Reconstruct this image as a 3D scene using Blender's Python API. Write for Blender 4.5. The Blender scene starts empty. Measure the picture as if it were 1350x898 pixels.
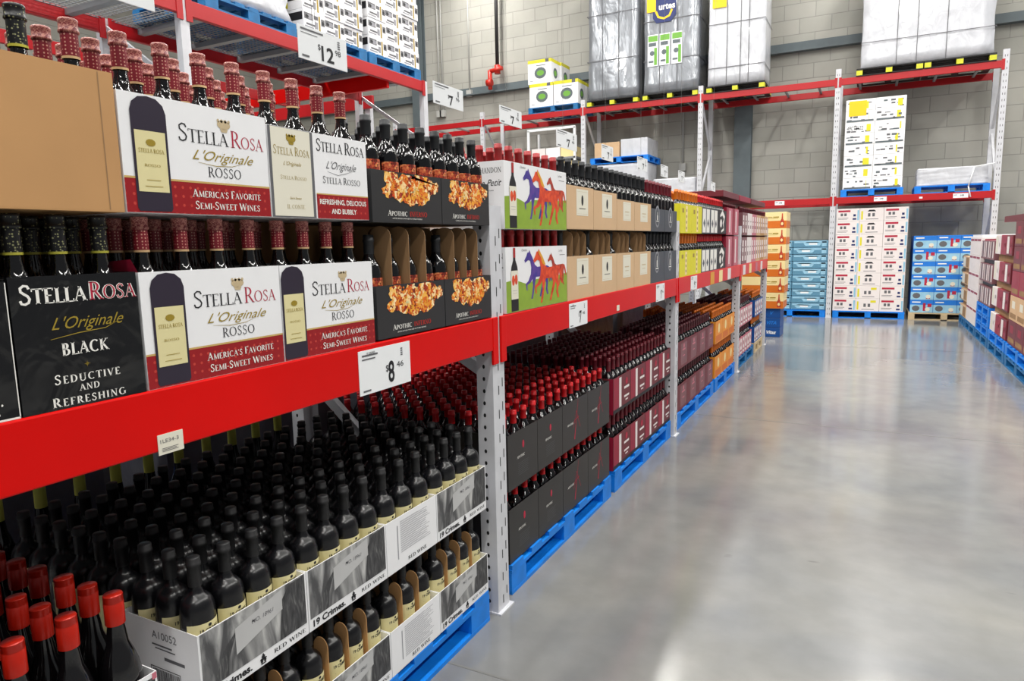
import bpy, math, random
from mathutils import Matrix, Vector
random.seed(7)
S = bpy.context.scene
COL = S.collection
R_ = random.Random(11)

# ---------------------------------------------------------------- camera
cd = bpy.data.cameras.new('camera'); cam = bpy.data.objects.new('camera', cd); COL.objects.link(cam)
cd.sensor_width = 36.0; cd.lens = 909.5/1350*36; cd.clip_start = .02; cd.clip_end = 100
_V1 = Vector((1148-675, -(312-449), -909.5)).normalized()
_V2 = -Vector((-1100-675, -(358-449), -909.5)).normalized()
_X = (_V2 - _V1*_V2.dot(_V1)).normalized(); _Z = _X.cross(_V1)
cam.matrix_world = Matrix.Translation((0, 0, 1.49)) @ Matrix((_X, _V1, _Z)).to_4x4()
S.camera = cam

# ---------------------------------------------------------------- world, exposure
w = bpy.data.worlds.new('world'); S.world = w; w.use_nodes = True
w.node_tree.nodes['Background'].inputs[0].default_value = (.95, .98, 1, 1)
w.node_tree.nodes['Background'].inputs[1].default_value = 0.18
S.view_settings.view_transform = 'Standard'; S.view_settings.look = 'None'
S.view_settings.gamma = 1; S.view_settings.exposure = 0.0
S.view_settings.use_curve_mapping = False
LAMP_W = 165

# ---------------------------------------------------------------- helpers
def tag(o, label=None, cat=None, group=None, kind=None):
    if label: o['label'] = label
    if cat: o['category'] = cat
    if group: o['group'] = group
    if kind: o['kind'] = kind
    return o

def empty(name, loc, label, cat, group=None):
    o = bpy.data.objects.new(name, None); COL.objects.link(o); o.location = loc
    o.empty_display_size = .05
    return tag(o, label, cat, group)

class MB:
    def __init__(s): s.v = []; s.f = []; s.m = []; s.sm = []
    def quad(s, a, b, c, d, mi=0):
        n = len(s.v); s.v += [a, b, c, d]; s.f.append((n, n+1, n+2, n+3)); s.m.append(mi); s.sm.append(False); return s
    def box(s, x0, y0, z0, x1, y1, z1, mi=0):
        if x0 > x1: x0, x1 = x1, x0
        if y0 > y1: y0, y1 = y1, y0
        if z0 > z1: z0, z1 = z1, z0
        n = len(s.v)
        s.v += [(x0,y0,z0),(x1,y0,z0),(x1,y1,z0),(x0,y1,z0),(x0,y0,z1),(x1,y0,z1),(x1,y1,z1),(x0,y1,z1)]
        for q in ((0,3,2,1),(4,5,6,7),(0,1,5,4),(1,2,6,5),(2,3,7,6),(3,0,4,7)):
            s.f.append(tuple(n+i for i in q)); s.m.append(mi); s.sm.append(False)
        return s
    def lathe(s, prof, n=20, mi=0, a0=0, a1=None, cx=0, cy=0, mats=None):
        full = a1 is None
        if full: a1 = 2*math.pi
        k = n if full else n+1
        base = len(s.v)
        for (r, z) in prof:
            for i in range(k):
                a = a0+(a1-a0)*i/n
                s.v.append((cx+r*math.cos(a), cy+r*math.sin(a), z))
        for j in range(len(prof)-1):
            for i in range(n):
                i2 = (i+1) % k if full else i+1
                s.f.append((base+j*k+i, base+j*k+i2, base+(j+1)*k+i2, base+(j+1)*k+i))
                s.m.append(mats[j] if mats else mi); s.sm.append(True)
        return s
    def poly(s, pts, mi=0):
        n = len(s.v); s.v += list(pts); s.f.append(tuple(range(n, n+len(pts)))); s.m.append(mi); s.sm.append(False)
        return s
    def tube(s, p, q, r, n=8, mi=0):
        p = Vector(p); q = Vector(q); d = (q-p).normalized()
        a = d.orthogonal().normalized(); b = d.cross(a); base = len(s.v)
        for c in (p, q):
            for i in range(n):
                t = 2*math.pi*i/n; s.v.append(tuple(c+a*r*math.cos(t)+b*r*math.sin(t)))
        for i in range(n):
            s.f.append((base+i, base+(i+1) % n, base+n+(i+1) % n, base+n+i)); s.m.append(mi); s.sm.append(True)
        s.f.append(tuple(base+i for i in range(n))[::-1]); s.m.append(mi); s.sm.append(False)
        s.f.append(tuple(base+n+i for i in range(n))); s.m.append(mi); s.sm.append(False)
        return s
    def beam(s, p, q, w_, h_, mi=0, up=(0,0,1)):
        p = Vector(p); q = Vector(q); d = (q-p).normalized(); up = Vector(up)
        a = d.cross(up).normalized()*w_/2; b = a.cross(d).normalized()*h_/2; n = len(s.v)
        for c in (p, q):
            for (i, j) in ((-1,-1),(1,-1),(1,1),(-1,1)): s.v.append(tuple(c+a*i+b*j))
        for f_ in ((0,1,2,3),(7,6,5,4),(0,4,5,1),(1,5,6,2),(2,6,7,3),(3,7,4,0)):
            s.f.append(tuple(n+i for i in f_)); s.m.append(mi); s.sm.append(False)
        return s
    def mesh(s, name, mats):
        me = bpy.data.meshes.new(name); me.from_pydata(s.v, [], s.f)
        if not isinstance(mats, (list, tuple)): mats = [mats]
        for m in mats: me.materials.append(m)
        me.polygons.foreach_set('material_index', s.m); me.polygons.foreach_set('use_smooth', s.sm)
        me.update(); return me
    def build(s, name, mats, parent=None, loc=(0,0,0), rz=0, bevel=0):
        o = bpy.data.objects.new(name, s.mesh(name, mats)); COL.objects.link(o)
        o.location = loc; o.rotation_euler.z = rz
        if parent: o.parent = parent
        if bevel:
            b = o.modifiers.new('bevel', 'BEVEL'); b.width = bevel; b.segments = 2; b.limit_method = 'ANGLE'
        return o

def dup(o, loc, rz=0):
    c = o.copy(); COL.objects.link(c); c.location = loc; c.rotation_euler.z = rz
    for ch in o.children:
        d = ch.copy(); COL.objects.link(d); d.parent = c
        for g in ch.children:
            e = g.copy(); COL.objects.link(e); e.parent = d
    return c

# ---------------------------------------------------------------- materials
def srgb(c):
    return tuple(((x/255)/12.92 if x/255 <= .04045 else ((x/255+.055)/1.055)**2.4) for x in c)+(1,)
def mat(name, c, rough=.5, metal=0, spec=.5, var=0, vscale=8, bump=0, bscale=40, coat=0, emit=0, stretch=None):
    m = bpy.data.materials.new(name); m.use_nodes = True; nt = m.node_tree; b = nt.nodes['Principled BSDF']
    col = srgb(c); b.inputs['Base Color'].default_value = col
    b.inputs['Roughness'].default_value = rough; b.inputs['Metallic'].default_value = metal
    b.inputs['Specular IOR Level'].default_value = spec; b.inputs['Coat Weight'].default_value = coat
    if emit:
        b.inputs['Emission Color'].default_value = col; b.inputs['Emission Strength'].default_value = emit
    if var or bump:
        tc = nt.nodes.new('ShaderNodeTexCoord'); src = tc.outputs['Object']
        if stretch:
            mp = nt.nodes.new('ShaderNodeMapping'); mp.inputs['Scale'].default_value = stretch
            nt.links.new(src, mp.inputs[0]); src = mp.outputs[0]
        if var:
            n = nt.nodes.new('ShaderNodeTexNoise'); n.inputs['Scale'].default_value = vscale; n.inputs['Detail'].default_value = 4
            nt.links.new(src, n.inputs['Vector'])
            r = nt.nodes.new('ShaderNodeMapRange'); r.inputs[1].default_value = .3; r.inputs[2].default_value = .7
            r.inputs[3].default_value = 1-var; r.inputs[4].default_value = 1+var
            nt.links.new(n.outputs[0], r.inputs[0])
            mx = nt.nodes.new('ShaderNodeVectorMath'); mx.operation = 'SCALE'; mx.inputs[0].default_value = col[:3]
            nt.links.new(r.outputs[0], mx.inputs['Scale']); nt.links.new(mx.outputs[0], b.inputs['Base Color'])
        if bump:
            n2 = nt.nodes.new('ShaderNodeTexNoise'); n2.inputs['Scale'].default_value = bscale; n2.inputs['Detail'].default_value = 3
            n2.inputs['Distortion'].default_value = .6
            nt.links.new(src, n2.inputs['Vector'])
            bp = nt.nodes.new('ShaderNodeBump'); bp.inputs['Strength'].default_value = bump; bp.inputs['Distance'].default_value = .02
            nt.links.new(n2.outputs[0], bp.inputs['Height']); nt.links.new(bp.outputs[0], b.inputs['Normal'])
    return m

def voronoi_dots(name, base, dot, scale=110, thr=.18, rough=.4, rnd=.15):
    m = mat(name, base, rough); nt = m.node_tree; b = nt.nodes['Principled BSDF']
    tc = nt.nodes.new('ShaderNodeTexCoord'); v = nt.nodes.new('ShaderNodeTexVoronoi'); v.inputs['Scale'].default_value = scale
    v.inputs['Randomness'].default_value = rnd
    nt.links.new(tc.outputs['Object'], v.inputs['Vector'])
    lt = nt.nodes.new('ShaderNodeMath'); lt.operation = 'LESS_THAN'; lt.inputs[1].default_value = thr
    nt.links.new(v.outputs['Distance'], lt.inputs[0])
    mx = nt.nodes.new('ShaderNodeMix'); mx.data_type = 'RGBA'; mx.inputs[6].default_value = srgb(base); mx.inputs[7].default_value = srgb(dot)
    nt.links.new(lt.outputs[0], mx.inputs[0]); nt.links.new(mx.outputs[2], b.inputs['Base Color'])
    return m

def ramp_mat(name, stops, kind='noise', scale=20, rough=.5, detail=6, dist=1.5, bump=0, stretch=None, coords='Object', interp='LINEAR'):
    m = mat(name, (128,128,128), rough); nt = m.node_tree; b = nt.nodes['Principled BSDF']
    tc = nt.nodes.new('ShaderNodeTexCoord'); src = tc.outputs[coords]
    if stretch:
        mp = nt.nodes.new('ShaderNodeMapping'); mp.inputs['Scale'].default_value = stretch
        nt.links.new(src, mp.inputs[0]); src = mp.outputs[0]
    if kind == 'noise':
        n = nt.nodes.new('ShaderNodeTexNoise'); n.inputs['Detail'].default_value = detail; n.inputs['Distortion'].default_value = dist
        n.inputs['Scale'].default_value = scale; nt.links.new(src, n.inputs['Vector']); out = n.outputs[0]
    else:
        n0 = nt.nodes.new('ShaderNodeTexNoise'); n0.inputs['Scale'].default_value = scale*.6; nt.links.new(src, n0.inputs['Vector'])
        ad = nt.nodes.new('ShaderNodeVectorMath'); ad.operation = 'MULTIPLY_ADD'; ad.inputs[1].default_value = (.05,.05,.05)
        nt.links.new(n0.outputs['Color'], ad.inputs[0]); nt.links.new(src, ad.inputs[2])
        n = nt.nodes.new('ShaderNodeTexVoronoi'); n.inputs['Scale'].default_value = scale; nt.links.new(ad.outputs[0], n.inputs['Vector'])
        sx = nt.nodes.new('ShaderNodeSeparateColor'); nt.links.new(n.outputs['Color'], sx.inputs[0]); out = sx.outputs[0]
    cr = nt.nodes.new('ShaderNodeValToRGB'); cr.color_ramp.interpolation = interp
    e = cr.color_ramp.elements
    while len(e) < len(stops): e.new(.5)
    for i, (p, c) in enumerate(stops): e[i].position = p; e[i].color = srgb(c)
    nt.links.new(out, cr.inputs[0]); nt.links.new(cr.outputs[0], b.inputs['Base Color'])
    if bump:
        bp = nt.nodes.new('ShaderNodeBump'); bp.inputs['Strength'].default_value = bump; bp.inputs['Distance'].default_value = .01
        nt.links.new(out, bp.inputs['Height']); nt.links.new(bp.outputs[0], b.inputs['Normal'])
    return m

M = {}
M['red'] = mat('beam_red', (214,3,0), .36, spec=.22, var=.05, vscale=3)
M['red2'] = mat('beam_red_far', (176,12,22), .42, var=.06, vscale=3)
M['post'] = mat('galvanised_grey', (206,207,212), .42, metal=.0, var=.06, vscale=12)
M['hole'] = mat('hole_black', (14,14,16), .8)
M['deck'] = mat('deck_zinc', (150,152,155), .45, metal=.3)
M['kraft'] = mat('kraft_board', (188,142,92), .75, var=.05, vscale=5)
M['kraft_light'] = mat('kraft_light', (206,172,134), .75, var=.05, vscale=6)
M['kraft_dark'] = mat('kraft_divider', (150,116,80), .8, var=.1)
M['white'] = mat('print_white', (238,238,240), .42, var=.012, vscale=9)
M['paper'] = mat('paper_white', (236,238,240), .6)
M['cream'] = mat('label_cream', (222,212,160), .5)
M['cream2'] = mat('label_pale', (226,222,205), .5)
M['band_red'] = voronoi_dots('band_red', (150,16,24), (190,60,50), 55, .17, .4, 0)
M['blackprint'] = mat('print_black', (15,15,17), .16, spec=.7, bump=.6, bscale=9)
M['ink'] = mat('ink_black', (20,20,26), .5)
M['ink_grey'] = mat('ink_grey', (96,96,100), .5)
M['inkwhite'] = mat('ink_white', (238,236,230), .5)
M['ink_red'] = mat('ink_red', (178,28,60), .5)
M['ink_redb'] = mat('ink_bright_red', (200,40,26), .5)
M['gold'] = mat('ink_gold', (164,140,48), .4, metal=.2)
M['gold_pale'] = mat('ink_pale_gold', (196,176,140), .5)
M['gold_line'] = mat('gold_line', (202,170,104), .4)
M['glass_print'] = mat('printed_glass', (44,36,52), .4)
M['glass'] = mat('dark_glass', (9,8,11), .07, spec=.8, bump=.13, bscale=34)
M['glass_smooth'] = mat('smooth_dark_glass', (12,10,12), .08, spec=.8)
M['glass_matte'] = mat('matte_black_bottle', (13,13,16), .27, spec=.55)
M['glass_wine'] = mat('wine_glass', (14,8,11), .1, spec=.8, bump=.12, bscale=34)
M['cap_black'] = mat('cap_black', (30,32,36), .5)
M['cap_matte'] = mat('cap_matte_black', (20,20,22), .5)
M['cap_burg'] = voronoi_dots('cap_burgundy_dotted', (132,28,42), (214,160,140), 150, .24, .38)
M['cap_burg_rim'] = ramp_mat('cap_burgundy_rim', [(.4,(120,26,38)),(.6,(205,140,125))], 'noise', 160, .4)
M['cap_bdot'] = voronoi_dots('cap_black_dotted', (22,22,24), (150,150,110), 170, .27, .35, .6)
M['cap_goldline'] = mat('cap_yellow_line', (196,190,70), .4)
M['cap_cream'] = mat('cap_cream_line', (228,190,140), .4)
M['cap_red'] = mat('cap_red', (206,22,30), .36)
M['cap_orange'] = mat('cap_orange_red', (176,30,14), .28, metal=.2)
M['cap_maroon'] = mat('cap_maroon', (110,20,36), .38)
M['cap_plum'] = mat('cap_plum', (84,22,34), .38)
M['cap_dot'] = mat('cap_brick', (172,36,38), .4)
M['cap_yellow'] = mat('cap_yellow', (196,196,90), .5)
M['cap_tang'] = mat('cap_tangerine', (232,120,24), .4)
M['flame'] = ramp_mat('flame_print', [(0,(60,10,4)),(.2,(160,44,8)),(.45,(226,110,22)),(.7,(245,180,60)),(1,(255,236,190))], 'vor', 75, .4)
M['flame_label'] = ramp_mat('flame_label', [(0,(90,24,16)),(.3,(170,56,34)),(.6,(206,96,56)),(.85,(230,150,90)),(1,(210,60,60))], 'vor', 110, .4)
M['inf_black'] = mat('charcoal_print', (42,42,44), .42)
M['apo_black'] = mat('dark_carton', (40,38,38), .38, var=.04)
M['grey_carton'] = mat('slate_carton', (70,76,84), .5)
M['blue'] = mat('pallet_blue', (0,124,222), .5, var=.16, vscale=9)
M['blue2'] = mat('pallet_blue_worn', (20,104,160), .55, var=.22, vscale=9)
M['bpal'] = mat('black_pallet', (26,26,28), .6)
M['lime'] = mat('lime_block', (206,206,40), .5)
M['wood'] = mat('pallet_wood', (196,176,140), .7, var=.1)
M['photo'] = ramp_mat('engraving_print', [(.0,(30,30,32)),(.42,(78,78,80)),(.55,(140,140,140)),(.7,(190,190,188)),(1,(212,212,210))], 'noise', 7, .5, 10, 2.2, stretch=(1,1.6,.5))
M['photo_dark'] = ramp_mat('engraving_coat', [(.3,(28,28,30)),(.55,(70,70,72)),(.8,(128,128,126))], 'noise', 16, .5, 8, 3, stretch=(1,2.5,.6))
M['photo_board'] = mat('engraving_board', (186,186,186), .5, var=.05)
M['fine'] = mat('fine_print', (150,150,156), .6)
M['green_f'] = mat('print_field_green', (138,168,52), .45, var=.08, vscale=20)
M['sky_f'] = mat('print_sky', (236,232,220), .45)
M['horse_o'] = ramp_mat('print_horse_orange', [(.35,(196,44,24)),(.6,(232,84,34))], 'noise', 18, .45)
M['horse_r'] = ramp_mat('print_horse_red', [(.35,(150,40,30)),(.6,(206,74,44))], 'noise', 18, .45)
M['horse_b'] = ramp_mat('print_horse_violet', [(.4,(58,48,140)),(.6,(90,60,150))], 'noise', 18, .45)
M['mane'] = mat('print_mane', (224,160,40), .45)
M['crimson'] = mat('carton_crimson', (150,22,52), .45)
M['pink'] = mat('carton_pink', (196,110,126), .5, var=.1, vscale=20)
M['wine_carton'] = mat('carton_wine', (108,34,44), .45, var=.06)
M['mauve'] = mat('carton_mauve', (128,84,90), .5, var=.1)
M['orange_c'] = mat('carton_orange', (232,146,40), .5, var=.06)
M['yellow_c'] = mat('carton_yellow', (222,214,40), .5)
M['orange_b'] = mat('carton_amber', (214,110,20), .5)
M['pale_y'] = mat('carton_pale_yellow', (244,222,160), .5)
M['bluebox'] = mat('carton_navy_blue', (10,76,150), .45)
M['sky_box'] = mat('carton_sky_blue', (30,120,214), .45)
M['pale_blue'] = mat('carton_pale_blue', (150,196,220), .4, var=.1)
M['teal_dark'] = mat('carton_teal', (92,142,170), .4)
M['pinkwhite'] = mat('carton_blush_white', (234,226,224), .5)
M['sticker_y'] = mat('sticker_yellow', (250,200,20), .6)
M['navy'] = mat('print_navy', (24,40,100), .5)
M['green_p'] = mat('print_green', (110,170,60), .5)
M['wrap_w'] = mat('white_stretch_wrap', (206,208,214), .25, var=.06, bump=1, bscale=5, coat=.3, stretch=(1,1,.6))
M['wrap_s'] = mat('silver_stretch_wrap', (150,154,160), .22, metal=.35, var=.1, bump=1, bscale=4, coat=.5, stretch=(1,1,.4))
M['wrap_grey'] = mat('grey_bags', (84,84,92), .4, var=.2, bump=.6, bscale=6)
M['pipe'] = mat('pipe_black', (34,32,32), .5)
M['valve'] = mat('valve_red', (190,40,26), .4)
M['conduit'] = mat('conduit_grey', (176,176,172), .4)
M['steel'] = mat('steel_bluegrey', (92,102,106), .55, var=.05)
M['ceil'] = mat('ceiling_white', (200,200,196), .8)
M['lamp'] = mat('lamp_glow', (255,252,244), .5, emit=6)
M['lampbody'] = mat('lamp_housing', (210,210,210), .5)

# floor
def floor_mat():
    m = mat('polished_concrete', (150,150,148), .2); nt = m.node_tree; b = nt.nodes['Principled BSDF']
    L = nt.links.new; N = nt.nodes.new
    tc = N('ShaderNodeTexCoord')
    n1 = N('ShaderNodeTexNoise'); n1.inputs['Scale'].default_value = .9; n1.inputs['Detail'].default_value = 6; n1.inputs['Distortion'].default_value = .4
    n2 = N('ShaderNodeTexNoise'); n2.inputs['Scale'].default_value = 6; n2.inputs['Detail'].default_value = 8
    L(tc.outputs['Object'], n1.inputs[0]); L(tc.outputs['Object'], n2.inputs[0])
    cr = N('ShaderNodeValToRGB'); e = cr.color_ramp.elements
    e[0].position = .3; e[0].color = srgb((112,115,119)); e[1].position = .7; e[1].color = srgb((140,139,134))
    L(n1.outputs[0], cr.inputs[0])
    r = N('ShaderNodeMapRange'); r.inputs[1].default_value = .35; r.inputs[2].default_value = .65; r.inputs[3].default_value = .93; r.inputs[4].default_value = 1.06
    L(n2.outputs[0], r.inputs[0])
    # sparse dark scuffs
    v = N('ShaderNodeTexNoise'); v.inputs['Scale'].default_value = 4.3; v.inputs['Detail'].default_value = 2
    mp = N('ShaderNodeMapping'); mp.inputs['Scale'].default_value = (1, 2.2, 1); L(tc.outputs['Object'], mp.inputs[0]); L(mp.outputs[0], v.inputs[0])
    r2 = N('ShaderNodeMapRange'); r2.inputs[1].default_value = .74; r2.inputs[2].default_value = .8; r2.inputs[3].default_value = 1; r2.inputs[4].default_value = .7
    L(v.outputs[0], r2.inputs[0])
    mu = N('ShaderNodeMath'); mu.operation = 'MULTIPLY'; L(r.outputs[0], mu.inputs[0]); L(r2.outputs[0], mu.inputs[1])
    sc = N('ShaderNodeVectorMath'); sc.operation = 'SCALE'; L(cr.outputs[0], sc.inputs[0]); L(mu.outputs[0], sc.inputs['Scale'])
    L(sc.outputs[0], b.inputs['Base Color'])
    r3 = N('ShaderNodeMapRange'); r3.inputs[1].default_value = .3; r3.inputs[2].default_value = .7; r3.inputs[3].default_value = .10; r3.inputs[4].default_value = .19
    L(n1.outputs[0], r3.inputs[0]); L(r3.outputs[0], b.inputs['Roughness'])
    b.inputs['Specular IOR Level'].default_value = .55
    return m
def block_mat():
    m = mat('concrete_block', (150,150,140), .85); nt = m.node_tree; b = nt.nodes['Principled BSDF']
    L = nt.links.new; N = nt.nodes.new
    tc = N('ShaderNodeTexCoord'); mp = N('ShaderNodeMapping'); mp.inputs['Rotation'].default_value = (math.pi/2, 0, 0)
    L(tc.outputs['Object'], mp.inputs[0])
    br = N('ShaderNodeTexBrick'); br.inputs['Scale'].default_value = 1; br.inputs['Brick Width'].default_value = .58; br.inputs['Row Height'].default_value = .29
    br.inputs['Mortar Size'].default_value = .009; br.inputs['Mortar Smooth'].default_value = .4
    br.inputs['Color1'].default_value = srgb((173,171,163)); br.inputs['Color2'].default_value = srgb((164,163,155)); br.inputs['Mortar'].default_value = srgb((148,147,141))
    L(mp.outputs[0], br.inputs['Vector'])
    n = N('ShaderNodeTexNoise'); n.inputs['Scale'].default_value = .8; n.inputs['Detail'].default_value = 5; L(tc.outputs['Object'], n.inputs[0])
    r = N('ShaderNodeMapRange'); r.inputs[1].default_value = .3; r.inputs[2].default_value = .7; r.inputs[3].default_value = .86; r.inputs[4].default_value = 1.12
    L(n.outputs[0], r.inputs[0])
    sc = N('ShaderNodeVectorMath'); sc.operation = 'SCALE'; L(br.outputs['Color'], sc.inputs[0]); L(r.outputs[0], sc.inputs['Scale'])
    L(sc.outputs[0], b.inputs['Base Color'])
    bp = N('ShaderNodeBump'); bp.inputs['Strength'].default_value = .5; bp.inputs['Distance'].default_value = .01; bp.invert = True
    L(br.outputs['Fac'], bp.inputs['Height']); L(bp.outputs[0], b.inputs['Normal'])
    return m
M['floor'] = floor_mat(); M['block'] = block_mat(); M['joint'] = mat('floor_joint', (112,112,110), .7)

# ---------------------------------------------------------------- setting
XL, XR, YB, YN, ZC = -16, 8, 15.5, -7, 8.6
def struct(o): o['kind'] = 'structure'; return o
struct(MB().box(XL, YN, -.1, XR, YB+.2, 0).build('floor', M['floor']))
struct(MB().box(XL, YB, 0, XR, YB+.2, ZC).build('wall_back', M['block']))
struct(MB().box(XL-.2, YN, 0, XL, YB+.2, ZC).build('wall_left', M['block']))
struct(MB().box(XL, YN, ZC, XR, YB+.2, ZC+.1).build('ceiling', M['ceil']))
j = MB().box(-1.6, 5.885, 0, XR, 5.895, .0008).box(XL, 1.925, 0, XR, 1.935, .0008).box(XL, 10.4, 0, XR, 10.41, .0008)
struct(j.build('trim_1', M['joint']))
lg = MB().box(XL, YB-.16, 5.16, XR, YB, 5.19).box(XL, YB-.02, 5.19, XR, YB, 5.36)
struct(lg.build('trim_2', M['steel']))
for k, (x0, x1) in enumerate(((-2.63,-2.29), (-10.7,-10.35), (5.7,6.04))):
    c = MB().box(x0, YB-.17, 0, x1, YB-.15, ZC).box(x0, YB-.02, 0, x1, YB, ZC).box((x0+x1)/2-.01, YB-.15, 0, (x0+x1)/2+.01, YB-.02, ZC)
    struct(c.build('trim_%d' % (k+3), M['steel']))
# ceiling lamps
for r, x in enumerate((.5, -3.9, -8.4, 5.0)):
    for k in range(6):
        y = -4.2+3.6*k
        t = empty('ceiling_light', (x, y, ZC-.3), 'long ceiling lamp %s over the %s, %s from the near end' % ('fixture', ('main aisle','wine rack back side','far left racks','right side aisle')[r], ('first','second','third','fourth','fifth','sixth')[k]), 'lamp', 'ceiling lamps above the frame')
        MB().box(-.2, -1.1, 0, .2, 1.1, .09).build('housing', M['lampbody'], t)
        MB().box(-.18, -1.08, -.012, .18, 1.08, 0).build('diffuser', M['lamp'], t)
        MB().tube((0,-.8,.09), (0,-.8,.3), .008).tube((0,.8,.09), (0,.8,.3), .008).build('hanger', M['lampbody'], t)
        ld = bpy.data.lights.new('lamp_light', 'AREA'); ld.shape = 'RECTANGLE'; ld.size = .4; ld.size_y = 2.2; ld.energy = LAMP_W; ld.color = (1, .98, .94)
        lo = bpy.data.objects.new('lamp_light', ld); COL.objects.link(lo); lo.parent = t; lo.location = (0, 0, -.03)

# ---------------------------------------------------------------- lettering
def arc(cx, cy, rx, ry, a0, a1): return ('e', cx, cy, rx, ry, a0, a1)
TK, TN = .15, .055
G = {
 'A': (.78, [('l',.39,1,.08,0,TN),('l',.37,1,.68,0,TK),('l',.18,.36,.58,.36,TN),('s',.08,0,.13),('s',.68,0,.15)]),
 'B': (.68, [('l',.17,0,.17,1,TK),('l',.05,.98,.3,.98,TN),('l',.1,.53,.34,.53,TN),('l',.05,.02,.34,.02,TN),arc(.3,.755,.2,.225,-90,90),arc(.33,.275,.26,.255,-90,90)]),
 'C': (.82, [arc(.47,.5,.38,.49,48,312)]),
 'D': (.84, [('l',.17,0,.17,1,TK),('l',.05,.98,.36,.98,TN),('l',.05,.02,.36,.02,TN),arc(.34,.5,.4,.48,-90,90)]),
 'E': (.64, [('l',.17,0,.17,1,TK),('l',.05,.98,.54,.98,TN),('l',.17,.52,.46,.52,TN),('l',.05,.02,.57,.02,TN),('l',.54,1,.54,.84,TN),('l',.57,0,.57,.17,TN)]),
 'F': (.6, [('l',.17,0,.17,1,TK),('l',.05,.98,.54,.98,TN),('l',.17,.52,.46,.52,TN),('l',.54,1,.54,.84,TN),('s',.17,0,.14)]),
 'G': (.86, [arc(.47,.5,.38,.49,48,320),('l',.75,.42,.75,.08,TK),('s',.75,.43,.12)]),
 'H': (.86, [('l',.17,0,.17,1,TK),('l',.69,0,.69,1,TK),('l',.17,.52,.69,.52,TN),('s',.17,0,.14),('s',.17,1,.14),('s',.69,0,.14),('s',.69,1,.14)]),
 'I': (.36, [('l',.18,0,.18,1,TK),('s',.18,0,.14),('s',.18,1,.14)]),
 'K': (.78, [('l',.17,0,.17,1,TK),('l',.17,.42,.62,1,TN),('l',.3,.56,.68,0,TK),('s',.17,0,.14),('s',.17,1,.14),('s',.68,0,.12),('s',.6,1,.12)]),
 'L': (.6, [('l',.17,0,.17,1,TK),('l',.05,.02,.55,.02,TN),('l',.55,0,.55,.2,TN),('s',.17,1,.14)]),
 'M': (1.0, [('l',.14,0,.18,1,TN),('l',.18,1,.5,.05,TK),('l',.5,.05,.82,1,TN),('l',.84,1,.87,0,TK),('s',.13,0,.13),('s',.87,0,.14)]),
 'N': (.86, [('l',.15,0,.15,1,TN),('l',.15,1,.71,0,TK),('l',.71,0,.71,1,TN),('s',.15,0,.13),('s',.71,1,.13),('s',.1,1,.08)]),
 'O': (.92, [arc(.46,.5,.4,.49,0,360)]),
 'P': (.66, [('l',.17,0,.17,1,TK),('l',.05,.98,.32,.98,TN),('l',.17,.45,.34,.45,TN),arc(.31,.715,.26,.265,-90,90),('s',.17,0,.14)]),
 'R': (.74, [('l',.17,0,.17,1,TK),('l',.05,.98,.32,.98,TN),('l',.17,.47,.34,.47,TN),arc(.31,.725,.25,.255,-90,90),('l',.36,.47,.68,0,TK),('s',.17,0,.14),('s',.7,0,.1)]),
 'S': (.6, [('p',[(.5,.8),(.44,.95),(.28,.98),(.13,.86),(.14,.68),(.28,.55),(.42,.44),(.5,.28),(.44,.1),(.28,.02),(.13,.06),(.08,.22)],.1)]),
 'T': (.7, [('l',.35,0,.35,1,TK),('l',.03,.98,.67,.98,TN),('l',.04,1,.04,.82,TN),('l',.66,1,.66,.82,TN),('s',.35,0,.14)]),
 'U': (.84, [('l',.17,.35,.17,1,TK),('l',.68,.35,.68,1,TN),('p',[(.17,.36),(.19,.14),(.3,.03),(.43,.01),(.58,.05),(.67,.18),(.68,.36)],.09),('s',.17,1,.14),('s',.68,1,.12)]),
 'V': (.78, [('l',.1,1,.4,0,TK),('l',.4,0,.68,1,TN),('s',.1,1,.13),('s',.68,1,.11)]),
 'W': (1.14, [('l',.1,1,.36,0,TK),('l',.36,0,.57,1,TN),('l',.57,1,.82,0,TK),('l',.82,0,1.04,1,TN),('s',.1,1,.12),('s',1.04,1,.1),('s',.57,1,.1)]),
 'Y': (.74, [('l',.1,1,.38,.48,TK),('l',.66,1,.38,.48,TN),('l',.38,.5,.38,0,TK),('s',.38,0,.14),('s',.1,1,.12),('s',.66,1,.1)]),
 "'": (.22, [('l',.1,1,.07,.76,.09)]), '-': (.4, [('l',.05,.4,.33,.4,.08)]), ',': (.25, [('l',.12,.1,.07,-.14,.1)]), '.': (.25, [('l',.06,.06,.17,.06,.11)]), ' ': (.36, []),
}
def stroke(pts, w_):
    out = []
    for i in range(len(pts)-1):
        (x0,y0), (x1,y1) = pts[i], pts[i+1]
        wa = w_[i] if isinstance(w_, list) else w_; wb = w_[i+1] if isinstance(w_, list) else w_
        def nrm(k):
            a = pts[max(k-1,0)]; b = pts[min(k+1,len(pts)-1)]
            d = math.hypot(b[0]-a[0], b[1]-a[1]) or 1
            return (-(b[1]-a[1])/d, (b[0]-a[0])/d)
        na, nb = nrm(i), nrm(i+1)
        out.append([(x0+na[0]*wa/2,y0+na[1]*wa/2),(x0-na[0]*wa/2,y0-na[1]*wa/2),(x1-nb[0]*wb/2,y1-nb[1]*wb/2),(x1+nb[0]*wb/2,y1+nb[1]*wb/2)])
    return out
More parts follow.
